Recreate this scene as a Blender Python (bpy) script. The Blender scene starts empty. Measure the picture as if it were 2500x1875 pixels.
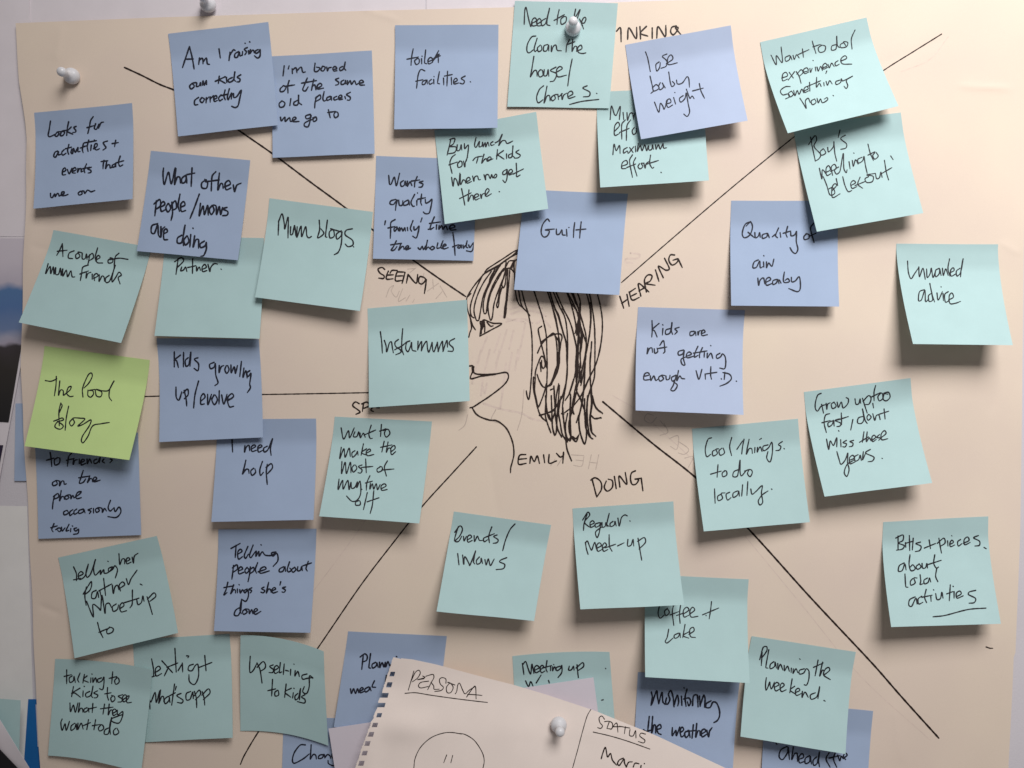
import bpy, math, random
import numpy as np
from mathutils import Vector

# ------------------------------------------------------------------ camera, world, light
S = 0.00031          # metres on the wall per photo pixel
D = 0.608            # lens to wall
sc = bpy.context.scene
cam_d = bpy.data.cameras.new('camera'); cam = bpy.data.objects.new('camera', cam_d)
sc.collection.objects.link(cam)
cam.location = (0, -D, 0); cam.rotation_euler = (math.radians(90), 0, 0)
cam_d.sensor_width = 36; cam_d.lens = 36 * D / (2500 * S)
cam_d.clip_start = 0.01; cam_d.clip_end = 50
sc.camera = cam
sc.render.resolution_x, sc.render.resolution_y = 1024, 768
sc.view_settings.view_transform = 'Standard'; sc.view_settings.look = 'None'
sc.view_settings.exposure = 0.0; sc.view_settings.gamma = 1.0
sc.render.film_transparent = False

world = bpy.data.worlds.new('World'); sc.world = world; world.use_nodes = True
bg = world.node_tree.nodes['Background']
bg.inputs[0].default_value = (1.0, 0.96, 0.96, 1); bg.inputs[1].default_value = 0.128

ld = bpy.data.lights.new('window_light', 'AREA'); ld.shape = 'RECTANGLE'
ld.size = 0.80; ld.size_y = 0.74; ld.spread = math.radians(97); ld.energy = 9.6; ld.color = (1.0, 0.985, 0.97)
lo = bpy.data.objects.new('window_light', ld); sc.collection.objects.link(lo)
lo.location = (0.46, -1.05, 1.0)
lo.rotation_euler = (Vector((0.46, 0, 0.37)) - Vector(lo.location)).to_track_quat('-Z', 'Y').to_euler()

# ------------------------------------------------------------------ helpers
def unproj(px, py, h):
    """photo pixel seen at a height h off the wall -> world xyz"""
    px, py, h = np.broadcast_arrays(np.asarray(px, float), np.asarray(py, float), np.asarray(h, float))
    k = S * (D - h) / D
    return np.stack([(px - 1250.0) * k, -h, (937.5 - py) * k], -1)

def proj(P):
    k = D / (D + P[..., 1])
    return np.stack([P[..., 0] * k / S + 1250.0, 937.5 - P[..., 2] * k / S], -1)

def link(name, verts, faces, mats, parent=None, loc=(0, 0, 0), smooth=True, midx=None):
    me = bpy.data.meshes.new(name)
    me.from_pydata([tuple(map(float, v)) for v in verts], [], [tuple(map(int, f)) for f in faces])
    for m in (mats if isinstance(mats, (list, tuple)) else [mats]):
        me.materials.append(m)
    if midx is not None:
        me.polygons.foreach_set('material_index', midx)
    if smooth:
        me.polygons.foreach_set('use_smooth', [True] * len(me.polygons))
    me.update()
    o = bpy.data.objects.new(name, me); sc.collection.objects.link(o)
    if parent: o.parent = parent
    o.location = loc
    return o

def tag(o, label=None, cat=None, group=None, kind=None):
    if label: o['label'] = label
    if cat: o['category'] = cat
    if group: o['group'] = group
    if kind: o['kind'] = kind
    return o

def mat(name, col, rough=0.85, spec=0.3, var=0.03, bump=0.15, bscale=2600, vscale=45, tint=None, transl=0.0, glue_shade=0.0):
    m = bpy.data.materials.new(name); m.use_nodes = True
    nt = m.node_tree; N = nt.nodes; L = nt.links
    b = N['Principled BSDF']
    b.inputs['Roughness'].default_value = rough
    b.inputs['Specular IOR Level'].default_value = spec
    tc = N.new('ShaderNodeTexCoord')
    geo = N.new('ShaderNodeNewGeometry')
    n1 = N.new('ShaderNodeTexNoise'); n1.inputs['Scale'].default_value = vscale; n1.inputs['Detail'].default_value = 5
    L.new(geo.outputs['Position'], n1.inputs['Vector'])
    r = N.new('ShaderNodeValToRGB')
    c0 = [max(0, c * (1 - var)) for c in col]; c1 = [min(1, c * (1 + var)) for c in col]
    if tint: c1 = [c1[i] * tint[i] for i in range(3)]
    r.color_ramp.elements[0].position = 0.3; r.color_ramp.elements[0].color = (*c0, 1)
    r.color_ramp.elements[1].position = 0.7; r.color_ramp.elements[1].color = (*c1, 1)
    L.new(n1.outputs['Fac'], r.inputs['Fac'])
    # fine fibre grain
    n2 = N.new('ShaderNodeTexNoise'); n2.inputs['Scale'].default_value = bscale; n2.inputs['Detail'].default_value = 3
    L.new(geo.outputs['Position'], n2.inputs['Vector'])
    mx = N.new('ShaderNodeMixRGB'); mx.blend_type = 'MULTIPLY'; mx.inputs[0].default_value = 0.10
    L.new(r.outputs[0], mx.inputs[1]); L.new(n2.outputs['Fac'], mx.inputs[2])
    L.new(mx.outputs[0], b.inputs['Base Color'])
    bp = N.new('ShaderNodeBump'); bp.inputs['Strength'].default_value = bump; bp.inputs['Distance'].default_value = 0.0002
    L.new(n2.outputs['Fac'], bp.inputs['Height']); L.new(bp.outputs[0], b.inputs['Normal'])
    if glue_shade:      # gummed top strip coloured darker: own tint plus shade painted into the paper
        at = N.new('ShaderNodeAttribute'); at.attribute_name = 'glue_shade'
        mg = N.new('ShaderNodeMixRGB'); mg.blend_type = 'MULTIPLY'; mg.inputs[2].default_value = (1 - glue_shade, 1 - glue_shade, 1 - glue_shade, 1)
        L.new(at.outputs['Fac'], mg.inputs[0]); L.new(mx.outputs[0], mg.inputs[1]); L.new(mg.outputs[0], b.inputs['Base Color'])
    if transl:
        t = N.new('ShaderNodeBsdfTranslucent'); L.new(mx.outputs[0], t.inputs[0])
        ms = N.new('ShaderNodeMixShader'); ms.inputs[0].default_value = transl
        L.new(b.outputs[0], ms.inputs[1]); L.new(t.outputs[0], ms.inputs[2])
        L.new(ms.outputs[0], N['Material Output'].inputs['Surface'])
    return m

M = {
 'wall':  mat('painted_wall', (0.68, 0.64, 0.68), 0.7, 0.3, 0.02, 0.5, 700, 20),
 'white': mat('white_paper', (0.78, 0.715, 0.75), 0.8, 0.3, 0.03, 0.1),
 'bright': mat('bright_white_paper', (0.84, 0.81, 0.79), 0.8, 0.3, 0.03, 0.1),
 'lilac': mat('lilac_paper', (0.76, 0.69, 0.76), 0.8, 0.3, 0.02, 0.1),
 'beige': mat('buff_flipchart_paper', (0.80, 0.657, 0.565), 0.85, 0.15, 0.035, 0.2, 1800, 9, tint=(1.0, 1.02, 0.97)),
 'teal':  mat('teal_sticky_paper', (0.47, 0.65, 0.655), 0.85, 0.25, 0.02, 0.18, 2600, 60, glue_shade=0.13),
 'blue':  mat('blue_sticky_paper', (0.38, 0.47, 0.645), 0.85, 0.25, 0.02, 0.18, 2600, 60, glue_shade=0.13),
 'paleblue': mat('pale_blue_sticky_paper', (0.45, 0.525, 0.70), 0.85, 0.25, 0.02, 0.18, 2600, 60, glue_shade=0.13),
 'green': mat('lime_sticky_paper', (0.62, 0.80, 0.33), 0.85, 0.25, 0.02, 0.18, 2600, 60, glue_shade=0.13),
 'page':  mat('notebook_page_paper', (0.93, 0.805, 0.74), 0.8, 0.3, 0.02, 0.15),
 'ink':   mat('black_marker_ink', (0.016, 0.015, 0.020), 0.6, 0.22, 0.2, 0.0),
 'inkblue': mat('black_marker_ink_on_blue', (0.014, 0.015, 0.028), 0.6, 0.22, 0.2, 0.0),
 'inkbrown': mat('black_marker_ink_on_buff', (0.026, 0.014, 0.011), 0.6, 0.22, 0.25, 0.0),
 'ghost': mat('ink_showing_through_paper', (0.60, 0.49, 0.42), 0.9, 0.1, 0.1, 0.0, 2600, 300),
 'ghost_pale': mat('faint_ink_showing_through', (0.745, 0.605, 0.525), 0.9, 0.1, 0.08, 0.0, 2600, 260),
 'plastic': mat('white_pin_plastic', (0.78, 0.77, 0.80), 0.28, 0.5, 0.01, 0.0),
 'steel': mat('pin_needle_steel', (0.45, 0.45, 0.46), 0.3, 0.6, 0.02, 0.0),
 'card':  mat('bright_blue_card', (0.010, 0.14, 0.42), 0.6, 0.4, 0.05, 0.05),
 'black': mat('black_card', (0.012, 0.011, 0.013), 0.6, 0.3, 0.1, 0.05),
 'purple': mat('dark_purple_print', (0.03, 0.02, 0.05), 0.5, 0.4, 0.2, 0.0),
}

def ss(a, b, x):
    t = np.clip((x - a) / (b - a), 0, 1); return t * t * (3 - 2 * t)

# height of the big buff sheet off the wall, as a function of photo pixels
def sheet_h(px, py):
    h = 0.0024 + 0.0007 * np.sin(px / 260.0 + 1.2) + 0.0005 * np.sin(py / 310.0 + px / 700.0) \
        + 0.00062 * np.sin((px + py) / 120.0 + .8 * np.sin(px / 190)) + 0.00045 * np.sin((px * .4 - py) / 85.0 + 2 + np.sin(py / 260)) + .00022 * np.sin((px * 1.3 + py * .3) / 47.0 + 2 * np.sin(py / 150))
    h = h + 0.0016 * np.exp(-((px - 62) / 40.0) ** 2) * ss(120, 420, py) * (1 - ss(560, 800, py))
    # soft creases
    def crease(x0, y0, x1, y1, w, a):
        dx, dy = x1 - x0, y1 - y0; l = math.hypot(dx, dy)
        t = ((px - x0) * dx + (py - y0) * dy) / l / l
        d = ((px - x0) * dy - (py - y0) * dx) / l
        return a * np.exp(-np.abs(d) / w) * ss(-.1, .2, t) * (1 - ss(.8, 1.1, t))
    h = h + crease(880, 22, 975, 50, 6, .0004) + crease(2340, 210, 2470, 216, 6, .0006) + crease(2140, 160, 2320, 90, 9, -.0002)
    h = h + crease(70, 340, 78, 440, 5, .0006) + crease(150, 60, 135, 150, 14, .0004) + crease(95, 1478, 150, 1500, 8, -.0006)
    h = h + crease(1195, 1120, 1215, 1260, 12, -.0003) + crease(2440, 590, 2490, 620, 9, .0004) + crease(2180, 1720, 2200, 1860, 16, .0003)
    h = h + crease(2450, 880, 2420, 1010, 12, -.0003) + crease(700, 210, 830, 190, 14, .0002) + crease(75, 600, 120, 610, 10, -.0004)
    return h

# ------------------------------------------------------------------ pen strokes
rng = random.Random(11)
def smooth(pts, step=1.6):
    P = np.array(pts, float)
    if len(P) == 1: return P
    if len(P) == 2:
        n = max(2, int(np.hypot(*(P[1] - P[0])) / step) + 1)
        n = max(n, 3)
        t = np.linspace(0, 1, n)[:, None]; return P[0] * (1 - t) + P[1] * t
    Q = np.vstack([2 * P[0] - P[1], P, 2 * P[-1] - P[-2]])
    out = []
    for i in range(1, len(Q) - 2):
        p0, p1, p2, p3 = Q[i - 1:i + 3]
        n = max(2, int(np.hypot(*(p2 - p1)) / step))
        t = np.linspace(0, 1, n, endpoint=False)[:, None]
        a = .5
        m1 = a * (p2 - p0); m2 = a * (p3 - p1)
        # limit overshoot
        L = np.hypot(*(p2 - p1)) + 1e-6
        for m in (m1, m2):
            l = np.hypot(*m)
            if l > 1.1 * L: m *= 1.1 * L / l
        out.append((2*t**3-3*t**2+1)*p1 + (t**3-2*t**2+t)*m1 + (-2*t**3+3*t**2)*p2 + (t**3-t**2)*m2)
    out.append(Q[-2][None]); return np.vstack(out)

def ribbons(strokes, w, step=1.6, taper=0.8):
    """strokes: list of smoothed polylines (px). returns verts(px), lift index, faces"""
    V, K, F = [], [], []
    def disc(c, r, k):
        b = len(V); n = 8
        V.append(c); K.append(k)
        for i in range(n):
            a = 2 * math.pi * i / n; V.append(c + r * np.array([math.cos(a), math.sin(a)])); K.append(k)
        for i in range(n): F.append((b, b + 1 + (i + 1) % n, b + 1 + i))
    k = 0
    for st in strokes:
        k += 1
        P = smooth(st, step)
        if len(P) < 2: disc(P[0], w * .62, k); continue
        d = np.gradient(P, axis=0); d /= (np.hypot(d[:, 0], d[:, 1])[:, None] + 1e-9)
        nrm = np.stack([-d[:, 1], d[:, 0]], -1)
        n = len(P); ph = rng.random() * 6
        s = np.arange(n)
        ww = w / 2 * (1 + .10 * np.sin(s * .35 + ph) + .06 * np.sin(s * .9 + ph * 2))
        e = np.minimum(s, 0 * s + 99); tail = np.clip((n - 1 - s) / 5.0, 0, 1)
        ww = ww * (taper + (1 - taper) * tail)
        b = len(V)
        for i in range(n):
            V.append(P[i] + nrm[i] * ww[i]); V.append(P[i] - nrm[i] * ww[i]); K += [k + i / n * .8] * 2
            if i: F.append((b + 2*i - 2, b + 2*i, b + 2*i + 1, b + 2*i - 1))
        disc(P[0], ww[0], k - .1); disc(P[-1], ww[-1], k + .85)
        dots = (d[1:] * d[:-1]).sum(1)
        for i in np.where(dots < .72)[0]: disc(P[i + 1], ww[i], k + i / n * .8 + .05)
    return np.array(V), np.array(K), F

TILE = {c: (600 * (i % 4), 450 * (i // 4), 3.16) for i, c in enumerate('ABCDEFGHIJKLMNOP')}
TILE.update({'h': (1120, 590, 5.53), 'j': (1120, 850, 5.53), 's': (840, 600, 6.144), 'p': (860, 1600, 4.424),
             'q': (1320, 1600, 4.424), 'n': (1330, 0, 13.825)})
def tr(tile, txt):
    """traced strokes, 'x,y x,y; x,y ...' in tile pixels -> photo pixels"""
    ox, oy, f = TILE[tile]; out = []
    for s in txt.split(';'):
        pts = []
        for t in s.split():
            a, b = t.split(','); pts.append((ox + float(a) / f, oy + float(b) / f))
        if pts: out.append(pts)
    return out
def ink_on(parent, origin, mapper, words, w, m, name='handwriting'):
    if name == 'handwriting': w = w * 1.12
    for st in words:
        V, K, F = ribbons(st, w)
        P = mapper(V[:, 0], V[:, 1], 0.00010 + K * 0.000004)
        link(name, P - np.array(origin), F, m, parent)

# ------------------------------------------------------------------ setting: wall and the papers behind
def flat_sheet(name, poly, h, m, thick=.0002, nx=2, curl=None, parent=None):
    """closed thin sheet from a quad of photo pixels (TL,TR,BR,BL)"""
    n = nx; u, v = np.meshgrid(np.linspace(0, 1, n), np.linspace(0, 1, n))
    u = u.ravel(); v = v.ravel()
    q = np.array(poly, float)
    xy = ((1-u)*(1-v))[:, None]*q[0] + (u*(1-v))[:, None]*q[1] + (u*v)[:, None]*q[2] + ((1-u)*v)[:, None]*q[3]
    hh = np.full(len(u), h) if curl is None else h + curl(u, v)
    A = unproj(xy[:, 0], xy[:, 1], hh)
    return closed(name, A, n, n, m, thick, parent)

def closed(name, A, n, mrows, m, thick, parent=None, origin=None):
    """front grid A (mrows x n), back copy and rim"""
    B = A + np.array([0, thick, 0]); c = n * mrows
    if origin is None: origin = A.mean(0)
    F = []; SM = []
    for j in range(mrows - 1):
        for i in range(n - 1):
            a = j * n + i
            F.append((a, a + n, a + n + 1, a + 1)); F.append((c + a, c + a + 1, c + a + n + 1, c + a + n)); SM += [True, True]
    ring = [i for i in range(n)] + [j * n + n - 1 for j in range(1, mrows)] + [(mrows-1)*n + i for i in range(n-2, -1, -1)] + [j*n for j in range(mrows-2, 0, -1)]
    k = len(ring)
    V = np.vstack([A, B, A[ring], B[ring]]) - origin      # the rim has its own vertices: crisp paper edge
    for i in range(k):
        j = (i + 1) % k
        F.append((2*c + i, 2*c + j, 2*c + k + j, 2*c + k + i)); SM.append(False)
    o = link(name, V, F, m, parent, tuple(origin) if parent is None else (0, 0, 0))
    o.data.polygons.foreach_set('use_smooth', SM)
    return o, origin

# wall: a slab with its face at y = 0
wv = [(-1.6, 0, -1.2), (1.6, 0, -1.2), (1.6, 0, 1.3), (-1.6, 0, 1.3), (-1.6, .1, -1.2), (1.6, .1, -1.2), (1.6, .1, 1.3), (-1.6, .1, 1.3)]
wf = [(0, 1, 2, 3), (5, 4, 7, 6), (0, 4, 5, 1), (1, 5, 6, 2), (2, 6, 7, 3), (3, 7, 4, 0)]
tag(link('wall', wv, wf, M['wall'], smooth=False), kind='structure')

o, _ = flat_sheet('white_paper', [(-260, -220), (67, -220), (84, 577), (-260, 577)], .0007, M['white'], .0005, 12,
                  lambda u, v: .0006 * np.sin(v * 5) * u)
tag(o, 'blank pale lilac sheet along the left edge, above the printed photo', 'paper')
o, _ = flat_sheet('white_paper', [(69, -220), (1038, -220), (1038, 300), (69, 300)], .0005, M['white'], .0003, 12,
                  lambda u, v: .0004 * np.sin(u * 9))
tag(o, 'blank pale sheet behind the buff sheet, under the cut-off pin at the top edge', 'paper')
o, _ = flat_sheet('white_paper', [(1041, -220), (1760, -220), (1760, 300), (1041, 300)], .0005, M['white'], .0003, 6)
tag(o, 'blank pale sheet above the buff sheet, behind the pinned chores note', 'paper')

# printed photo, half behind the buff sheet
pr, org = flat_sheet('printed_photo_sheet', [(-260, 579), (109, 579), (-22, 1280), (-260, 1240)], .0012, M['white'], .0003, 14,
                     lambda u, v: .0022 * v * v * u)
tag(pr, 'white printed sheet with a dark landscape photo at the left edge', 'print')
def photo_mat():
    m = bpy.data.materials.new('landscape_print'); m.use_nodes = True
    N, L = m.node_tree.nodes, m.node_tree.links; b = N['Principled BSDF']; b.inputs['Roughness'].default_value = .45
    g = N.new('ShaderNodeNewGeometry'); sx = N.new('ShaderNodeSeparateXYZ'); L.new(g.outputs['Position'], sx.inputs[0])
    ns = N.new('ShaderNodeTexNoise'); ns.inputs['Scale'].default_value = 60; L.new(g.outputs['Position'], ns.inputs['Vector'])
    ad = N.new('ShaderNodeMath'); ad.operation = 'MULTIPLY_ADD'; ad.inputs[1].default_value = .010; L.new(ns.outputs['Fac'], ad.inputs[0]); L.new(sx.outputs['Z'], ad.inputs[2])
    mr = N.new('ShaderNodeMapRange')
    z = lambda y: (937.5 - y) * S + .005
    mr.inputs['From Min'].default_value = z(1040); mr.inputs['From Max'].default_value = z(579)
    L.new(ad.outputs[0], mr.inputs['Value'])
    r = N.new('ShaderNodeValToRGB'); e = r.color_ramp.elements
    pos = lambda y: (1040 - y) / 461.0
    e[0].position = 0; e[0].color = (.012, .011, .013, 1); e[1].position = 1; e[1].color = (.62, .56, .62, 1)
    for y, c in ((900, (.03, .025, .022)), (848, (.05, .04, .045)), (838, (.38, .34, .42)), (825, (.36, .35, .44)), (800, (.15, .21, .37)), (750, (.09, .17, .36)), (712, (.09, .18, .36)), (694, (.50, .45, .52)), (640, (.60, .54, .60))):
        n = e.new(pos(y)); n.color = (*c, 1)
    L.new(mr.outputs[0], r.inputs['Fac']); L.new(r.outputs[0], b.inputs['Base Color'])
    return m
def sub_quad(poly, h, m, name, parent, org, curl=None, n=10):
    u, v = np.meshgrid(np.linspace(0, 1, n), np.linspace(0, 1, n)); u = u.ravel(); v = v.ravel(); q = np.array(poly, float)
    xy = ((1-u)*(1-v))[:, None]*q[0] + (u*(1-v))[:, None]*q[1] + (u*v)[:, None]*q[2] + ((1-u)*v)[:, None]*q[3]
    A = unproj(xy[:, 0], xy[:, 1], h + (curl(xy[:, 0], xy[:, 1]) if curl else 0)) - org
    F = [(j*n+i, (j+1)*n+i, (j+1)*n+i+1, j*n+i+1) for j in range(n-1) for i in range(n-1)]
    return link(name, A, F, m, parent)
def pcurl(x, y):
    v = (y - 579) / 690; u = np.clip((x + 260) / (369 - 131 * v), 0, 1); return .0022 * v * v * u
sub_quad([(-250, 582), (97, 582), (21, 1031), (-250, 1018)], .0016, photo_mat(), 'photo_print', pr, org, pcurl, 24)
sub_quad([(-250, 1075), (8, 1087), (-25, 1260), (-250, 1240)], .0016, M['purple'], 'photo_print', pr, org, pcurl, 12)

o, _ = flat_sheet('sticky_note', [(38, 985), (240, 985), (238, 1174), (35, 1174)], .0005, M['blue'], .0002, 12, lambda u, v: .001 * v * v)
tag(o, 'blank blue note tucked behind the left edge of the buff sheet beside the lime note', 'sticky note')
t, torg = flat_sheet('sticky_note', [(-190, 1690), (50, 1710), (44, 1945), (-200, 1925)], .0150, M['teal'], .0002, 12, lambda u, v: .002 * v * v)
tag(t, 'teal note in the bottom left corner, half under the curled white page', 'sticky note')
Vv, Kk, Ff = ribbons([[(8, 1741), (9, 1752), (7, 1759)], [(-2, 1750), (-6, 1758)]], 2.8)
link('handwriting', unproj(Vv[:, 0], Vv[:, 1], .00085 + Kk * 4e-6) - torg, Ff, M['ink'], t)
o, _ = flat_sheet('white_paper', [(-260, 1230), (66, 1236), (88, 1960), (-260, 1960)], .0002, M['bright'], .0001, 16,
                  lambda u, v: .0002 + .012 * v ** 1.6 * (1 - u) ** 1.6)
tag(o, 'blank white sheet low on the left edge, between the blue note and the blue card', 'paper')
c, corg = flat_sheet('blue_card', [(69, 1707), (300, 1712), (290, 1990), (50, 1985)], .0006, M['card'], .0004, 4)
tag(c, 'bright blue card sticking out from under the bottom left of the buff sheet', 'card')
sub_quad([(87, 1720), (140, 1722), (140, 1824), (92, 1823)], .0009, M['lilac'], 'label_strip', c, corg, None, 3)
# curled page and the black card below it
o, _ = flat_sheet('curled_page', [(-240, 1560), (-60, 1660), (78, 1886), (-140, 2010)], .004, M['white'], .0003, 24,
                  lambda u, v: .004 + .016 * np.sin(np.clip(v, 0, 1) * 2.2) * (0.4 + .6 * u))
tag(o, 'white page curling forward in the bottom left corner', 'paper')
o, _ = flat_sheet('black_card', [(-200, 1660), (-30, 1800), (70, 1905), (-60, 2010)], .024, M['black'], .0006, 6)
tag(o, 'black card corner in front of the curled white page, bottom left', 'card')

# ------------------------------------------------------------------ the buff sheet
yl = [-60, 55, 200, 300, 340, 480, 640, 900, 1050, 1230, 1500, 1700, 1875, 1960]
xl = [30, 37, 47, 61, 65, 64, 57, 51, 57, 68, 80, 88, 98, 102]
yr = [-60, 450, 1000, 1300, 1500, 1597, 1601, 1700, 1875, 1960]
xr = [2516, 2501, 2495, 2491, 2483, 2479, 2475, 2471, 2462, 2458]
tx = [30, 150, 400, 700, 900, 1240, 1540, 2520]; ty = [57, 52, 42, 33, 26, 18, 4, -26]
nu, nv = 420, 320
u, v = np.meshgrid(np.linspace(0, 1, nu), np.linspace(0, 1, nv)); u = u.ravel(); v = v.ravel()
X0 = 37 + u * (2505 - 37)
Ytop = np.interp(X0, tx, ty); Y = Ytop + v * (1960 - Ytop)
XL = np.interp(Y, yl, xl); XR = np.interp(Y, yr, xr)
# smooth polyline corners a little
X = XL + u * (XR - XL) + 0.8 * np.sin(Y / 37.0) * (1 - u) ** 8
Ae = unproj(X, Y, sheet_h(X, Y))
sheet, sorg = closed('flipchart_sheet', Ae, nu, nv, M['beige'], .0003)
tag(sheet, 'large buff flipchart sheet with drawn head and dividing lines, covered in notes', 'paper')
def on_sheet(px, py, dh): return unproj(px, py, sheet_h(px, py) + dh)

LINES = [
 tr('A', "960,520 1090,580 1230,650 1345,695 1560,810") + [],
 [[(485, 246), (580, 316), (665, 375), (760, 446), (843, 507), (915, 565), (1010, 636), (1075, 682), (1137, 724)]],
 [[(2299, 83), (2230, 126), (2160, 170), (2050, 248), (1940, 333), (1800, 447), (1660, 566), (1517, 690)]],
 [[(300, 969), (355, 968), (500, 964), (641, 963), (770, 961), (930, 958)]],
 [[(1163, 1091), (1100, 1160), (1031, 1236), (960, 1325), (880, 1430), (774, 1585), (700, 1690), (632, 1785), (596, 1845), (587, 1866)]],
 [[(1472, 981), (1590, 1080), (1703, 1170), (1826, 1290), (1980, 1460), (2130, 1620), (2200, 1700), (2292, 1802)]],
]
LINES[1] = [LINES[0][0][:-1] + LINES[1][0][0:]]; LINES = LINES[1:]
for i, l in enumerate(LINES):
    ink_on(sheet, sorg, on_sheet, [l], [3.4, 2.9, 3.0, 3.4, 4.5][i] if i != 0 else 4.2, M['inkbrown'], 'divider_line')
HEAD = [
 ('s', "610,355 570,325 510,350 540,410 600,450 590,490 520,485;665,380 640,440 640,500 735,495;690,410 720,370 800,370;640,440 740,435;800,385 775,450 775,525 870,520;800,390 910,395;785,455 880,450;915,400 870,565;960,430 935,560;960,430 1080,560 1105,430;1190,470 1140,462 1118,505 1125,555 1170,572 1225,510 1195,470;1235,510 1222,610 1205,715"),
 ('J', "875,270 845,257 825,285 862,315 882,335 850,352;908,268 900,330;895,272 935,258 955,285 912,305;985,290 965,320 985,330;1010,300 1030,302"),
 ('G', "990,865 1020,955;1045,850 1062,940;1005,918 1052,885;1062,830 1085,892 1140,872;1065,832 1110,802;1078,862 1118,842;1152,862 1135,765 1215,830;1138,822 1190,792;1195,830 1180,740 1205,700 1238,705 1225,745 1192,765 1262,778;1265,660 1292,748;1325,720 1288,632 1345,662 1372,650 1335,570;1412,545 1380,545 1368,585 1392,622 1428,605 1440,575 1400,585;1440,575 1472,642"),
 ('K', "775,850 792,915 810,985;765,860 800,842 842,872 848,930 812,990;885,868 870,915 895,945 932,915 932,865 900,852;948,832 962,925;990,912 985,828 1042,892 1032,800;1110,788 1080,805 1072,850 1085,892 1115,890 1135,855 1108,852 1155,845;1155,845 1168,942"),
 ('j', "905,1435 820,1450 808,1565 910,1555;815,1500 915,1490;960,1555 975,1460 1020,1530 1060,1455 1090,1555;1145,1440 1160,1545;1220,1435 1220,1552 1320,1522;1320,1420 1370,1470 1410,1450;1415,1405 1405,1552"),
 ('C', "900,300 905,215;900,255 930,250;965,240 995,215 1000,322;1050,302 1060,215 1115,297 1120,210;1145,205 1150,300;1195,203 1150,255 1205,278;1240,215 1240,297;1275,292 1285,205 1340,282 1345,195;1425,200 1392,210 1382,245 1402,268 1430,240 1440,212 1420,215 1462,268"),
]
for t_, s_ in HEAD:
    ink_on(sheet, sorg, on_sheet, [tr(t_, s_)], 3.9, M['inkbrown'], 'heading_lettering')
ink_on(sheet, sorg, on_sheet, [tr('P', "1920,725 1950,735 1972,735")], 3.0, M['inkbrown'], 'pen_mark')
h1 = "800,110 740,135 620,215 480,305 390,365 350,410;790,160 700,210 590,285 480,350 400,392 345,432 250,540 170,650 112,755 106,830 120,920 150,1010 175,1090 190,1135 225,1190;800,125 720,190 640,245 560,300;150,1010 168,1110 172,1170 150,1230 135,1290;128,735 165,700;330,440 250,600 180,780 155,900 170,1000 205,1030;440,400 330,560 250,730 210,880 210,970 240,1060 270,1060 300,900 330,740 400,570;490,370 430,480 400,595;480,400 420,560;560,310 470,470 400,610 350,740 330,880 345,970 372,960 392,800 440,640 520,480 605,360;600,380 520,520 440,680 400,830 400,950 430,1060 455,1010 475,850 520,700 590,520;640,270 622,440 582,560 600,622 625,580 640,450 650,370;590,520 555,650 530,780 512,860 525,890 540,850 550,740 590,600;662,380 655,560 642,760 622,900 610,1025;690,375 672,600 645,850 620,1020;640,362 690,358 730,390 752,430;640,330 680,262 740,255 790,240;700,350 745,265 745,330 752,430 758,520 755,640;590,290 500,350 400,400 350,430;600,400 625,350 635,300;630,400 605,480 585,570;760,260 735,300 720,350"
eye = "285,1275 300,1160 288,1078 305,1075;290,1272 430,1195 580,1108 460,1100 345,1055 312,1090 305,1240;340,1060 352,1140 350,1220;320,1100 345,1100 312,1150 345,1120 310,1190;330,1080 320,1180;380,1085 430,1140 465,1135"
face = "148,238 190,240 200,290 212,335 280,352 480,348 620,325 660,338 672,390 640,460 560,540 400,660 300,725 200,790 150,803;205,250 185,320 163,410 300,378 500,352;180,260 190,330;180,800 230,880 300,930 420,970 500,975 580,1020 650,1090 700,1190 735,1300 745,1430 725,1530 703,1610 700,1680;300,360 420,352 520,345"
h2 = "755,600 780,760 810,840 850,880;800,600 830,790 860,880 925,950 960,998;840,620 890,820 940,980 980,1200 992,1400 990,1659 975,1900 960,2060 945,2130 925,2090 912,2013;1000,620 1070,830 1130,1020 1180,1250 1190,1500 1195,1700 1190,1900 1180,2080 1175,2240 1200,2338;1180,620 1260,860 1310,1030 1340,1200 1350,1290 1355,1500;1215,640 1290,880 1340,1000 1400,1200 1450,1380 1460,1600 1465,1750 1450,1900 1430,2040;1260,640 1350,850 1430,1010 1460,1180 1470,1400 1462,1659;1300,650 1400,880 1500,1080 1560,1280 1590,1450 1580,1659 1585,1850;1450,660 1520,850 1560,1010 1590,1150 1602,1260;1510,660 1580,830 1625,950 1605,1100 1570,1240;1590,660 1642,820 1635,1000 1622,1150 1612,1400 1592,1659;1530,660 1600,850 1645,1000 1690,1150 1722,1300 1712,1500 1672,1700 1640,1900;1470,690 1545,830 1600,950 1640,1100 1660,1300;1715,660 1760,830 1780,1000 1770,1200 1740,1400 1700,1600 1640,1800 1590,2000;1755,660 1800,880 1830,1100 1840,1300 1838,1659;1860,660 1910,860 1938,1050 1935,1250 1905,1450 1850,1659 1750,1860 1650,2080 1540,2220 1430,2308;1795,1350 1785,1500 1775,1659 1780,1938 1795,2100;1650,1150 1700,1300 1740,1420;1640,820 1630,950 1640,1100;1630,1000 1605,1200 1650,1400;1600,1450 1612,1650 1600,1850 1560,2050;1620,1300 1600,1600;1655,1250 1640,1500 1650,1700"
ear = "1065,1500 1110,1400 1180,1310 1270,1235 1300,1260 1325,1400 1330,1659 1320,1740;1120,1350 1200,1290 1290,1250 1370,1245 1395,1290 1380,1360 1362,1500 1358,1640 1330,1760 1260,1900 1200,1955 1140,1958 1090,1880 1058,1790;1345,1300 1355,1420 1350,1600;1310,1280 1345,1330 1370,1380;1120,1140 1075,1180 1100,1320 1140,1480 1180,1640;1030,1840 1040,1740 1080,1620 1120,1545 1160,1590 1168,1670 1140,1710 1118,1660 1120,1600;1100,1630 1112,1750;1160,1600 1185,1700"
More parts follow.
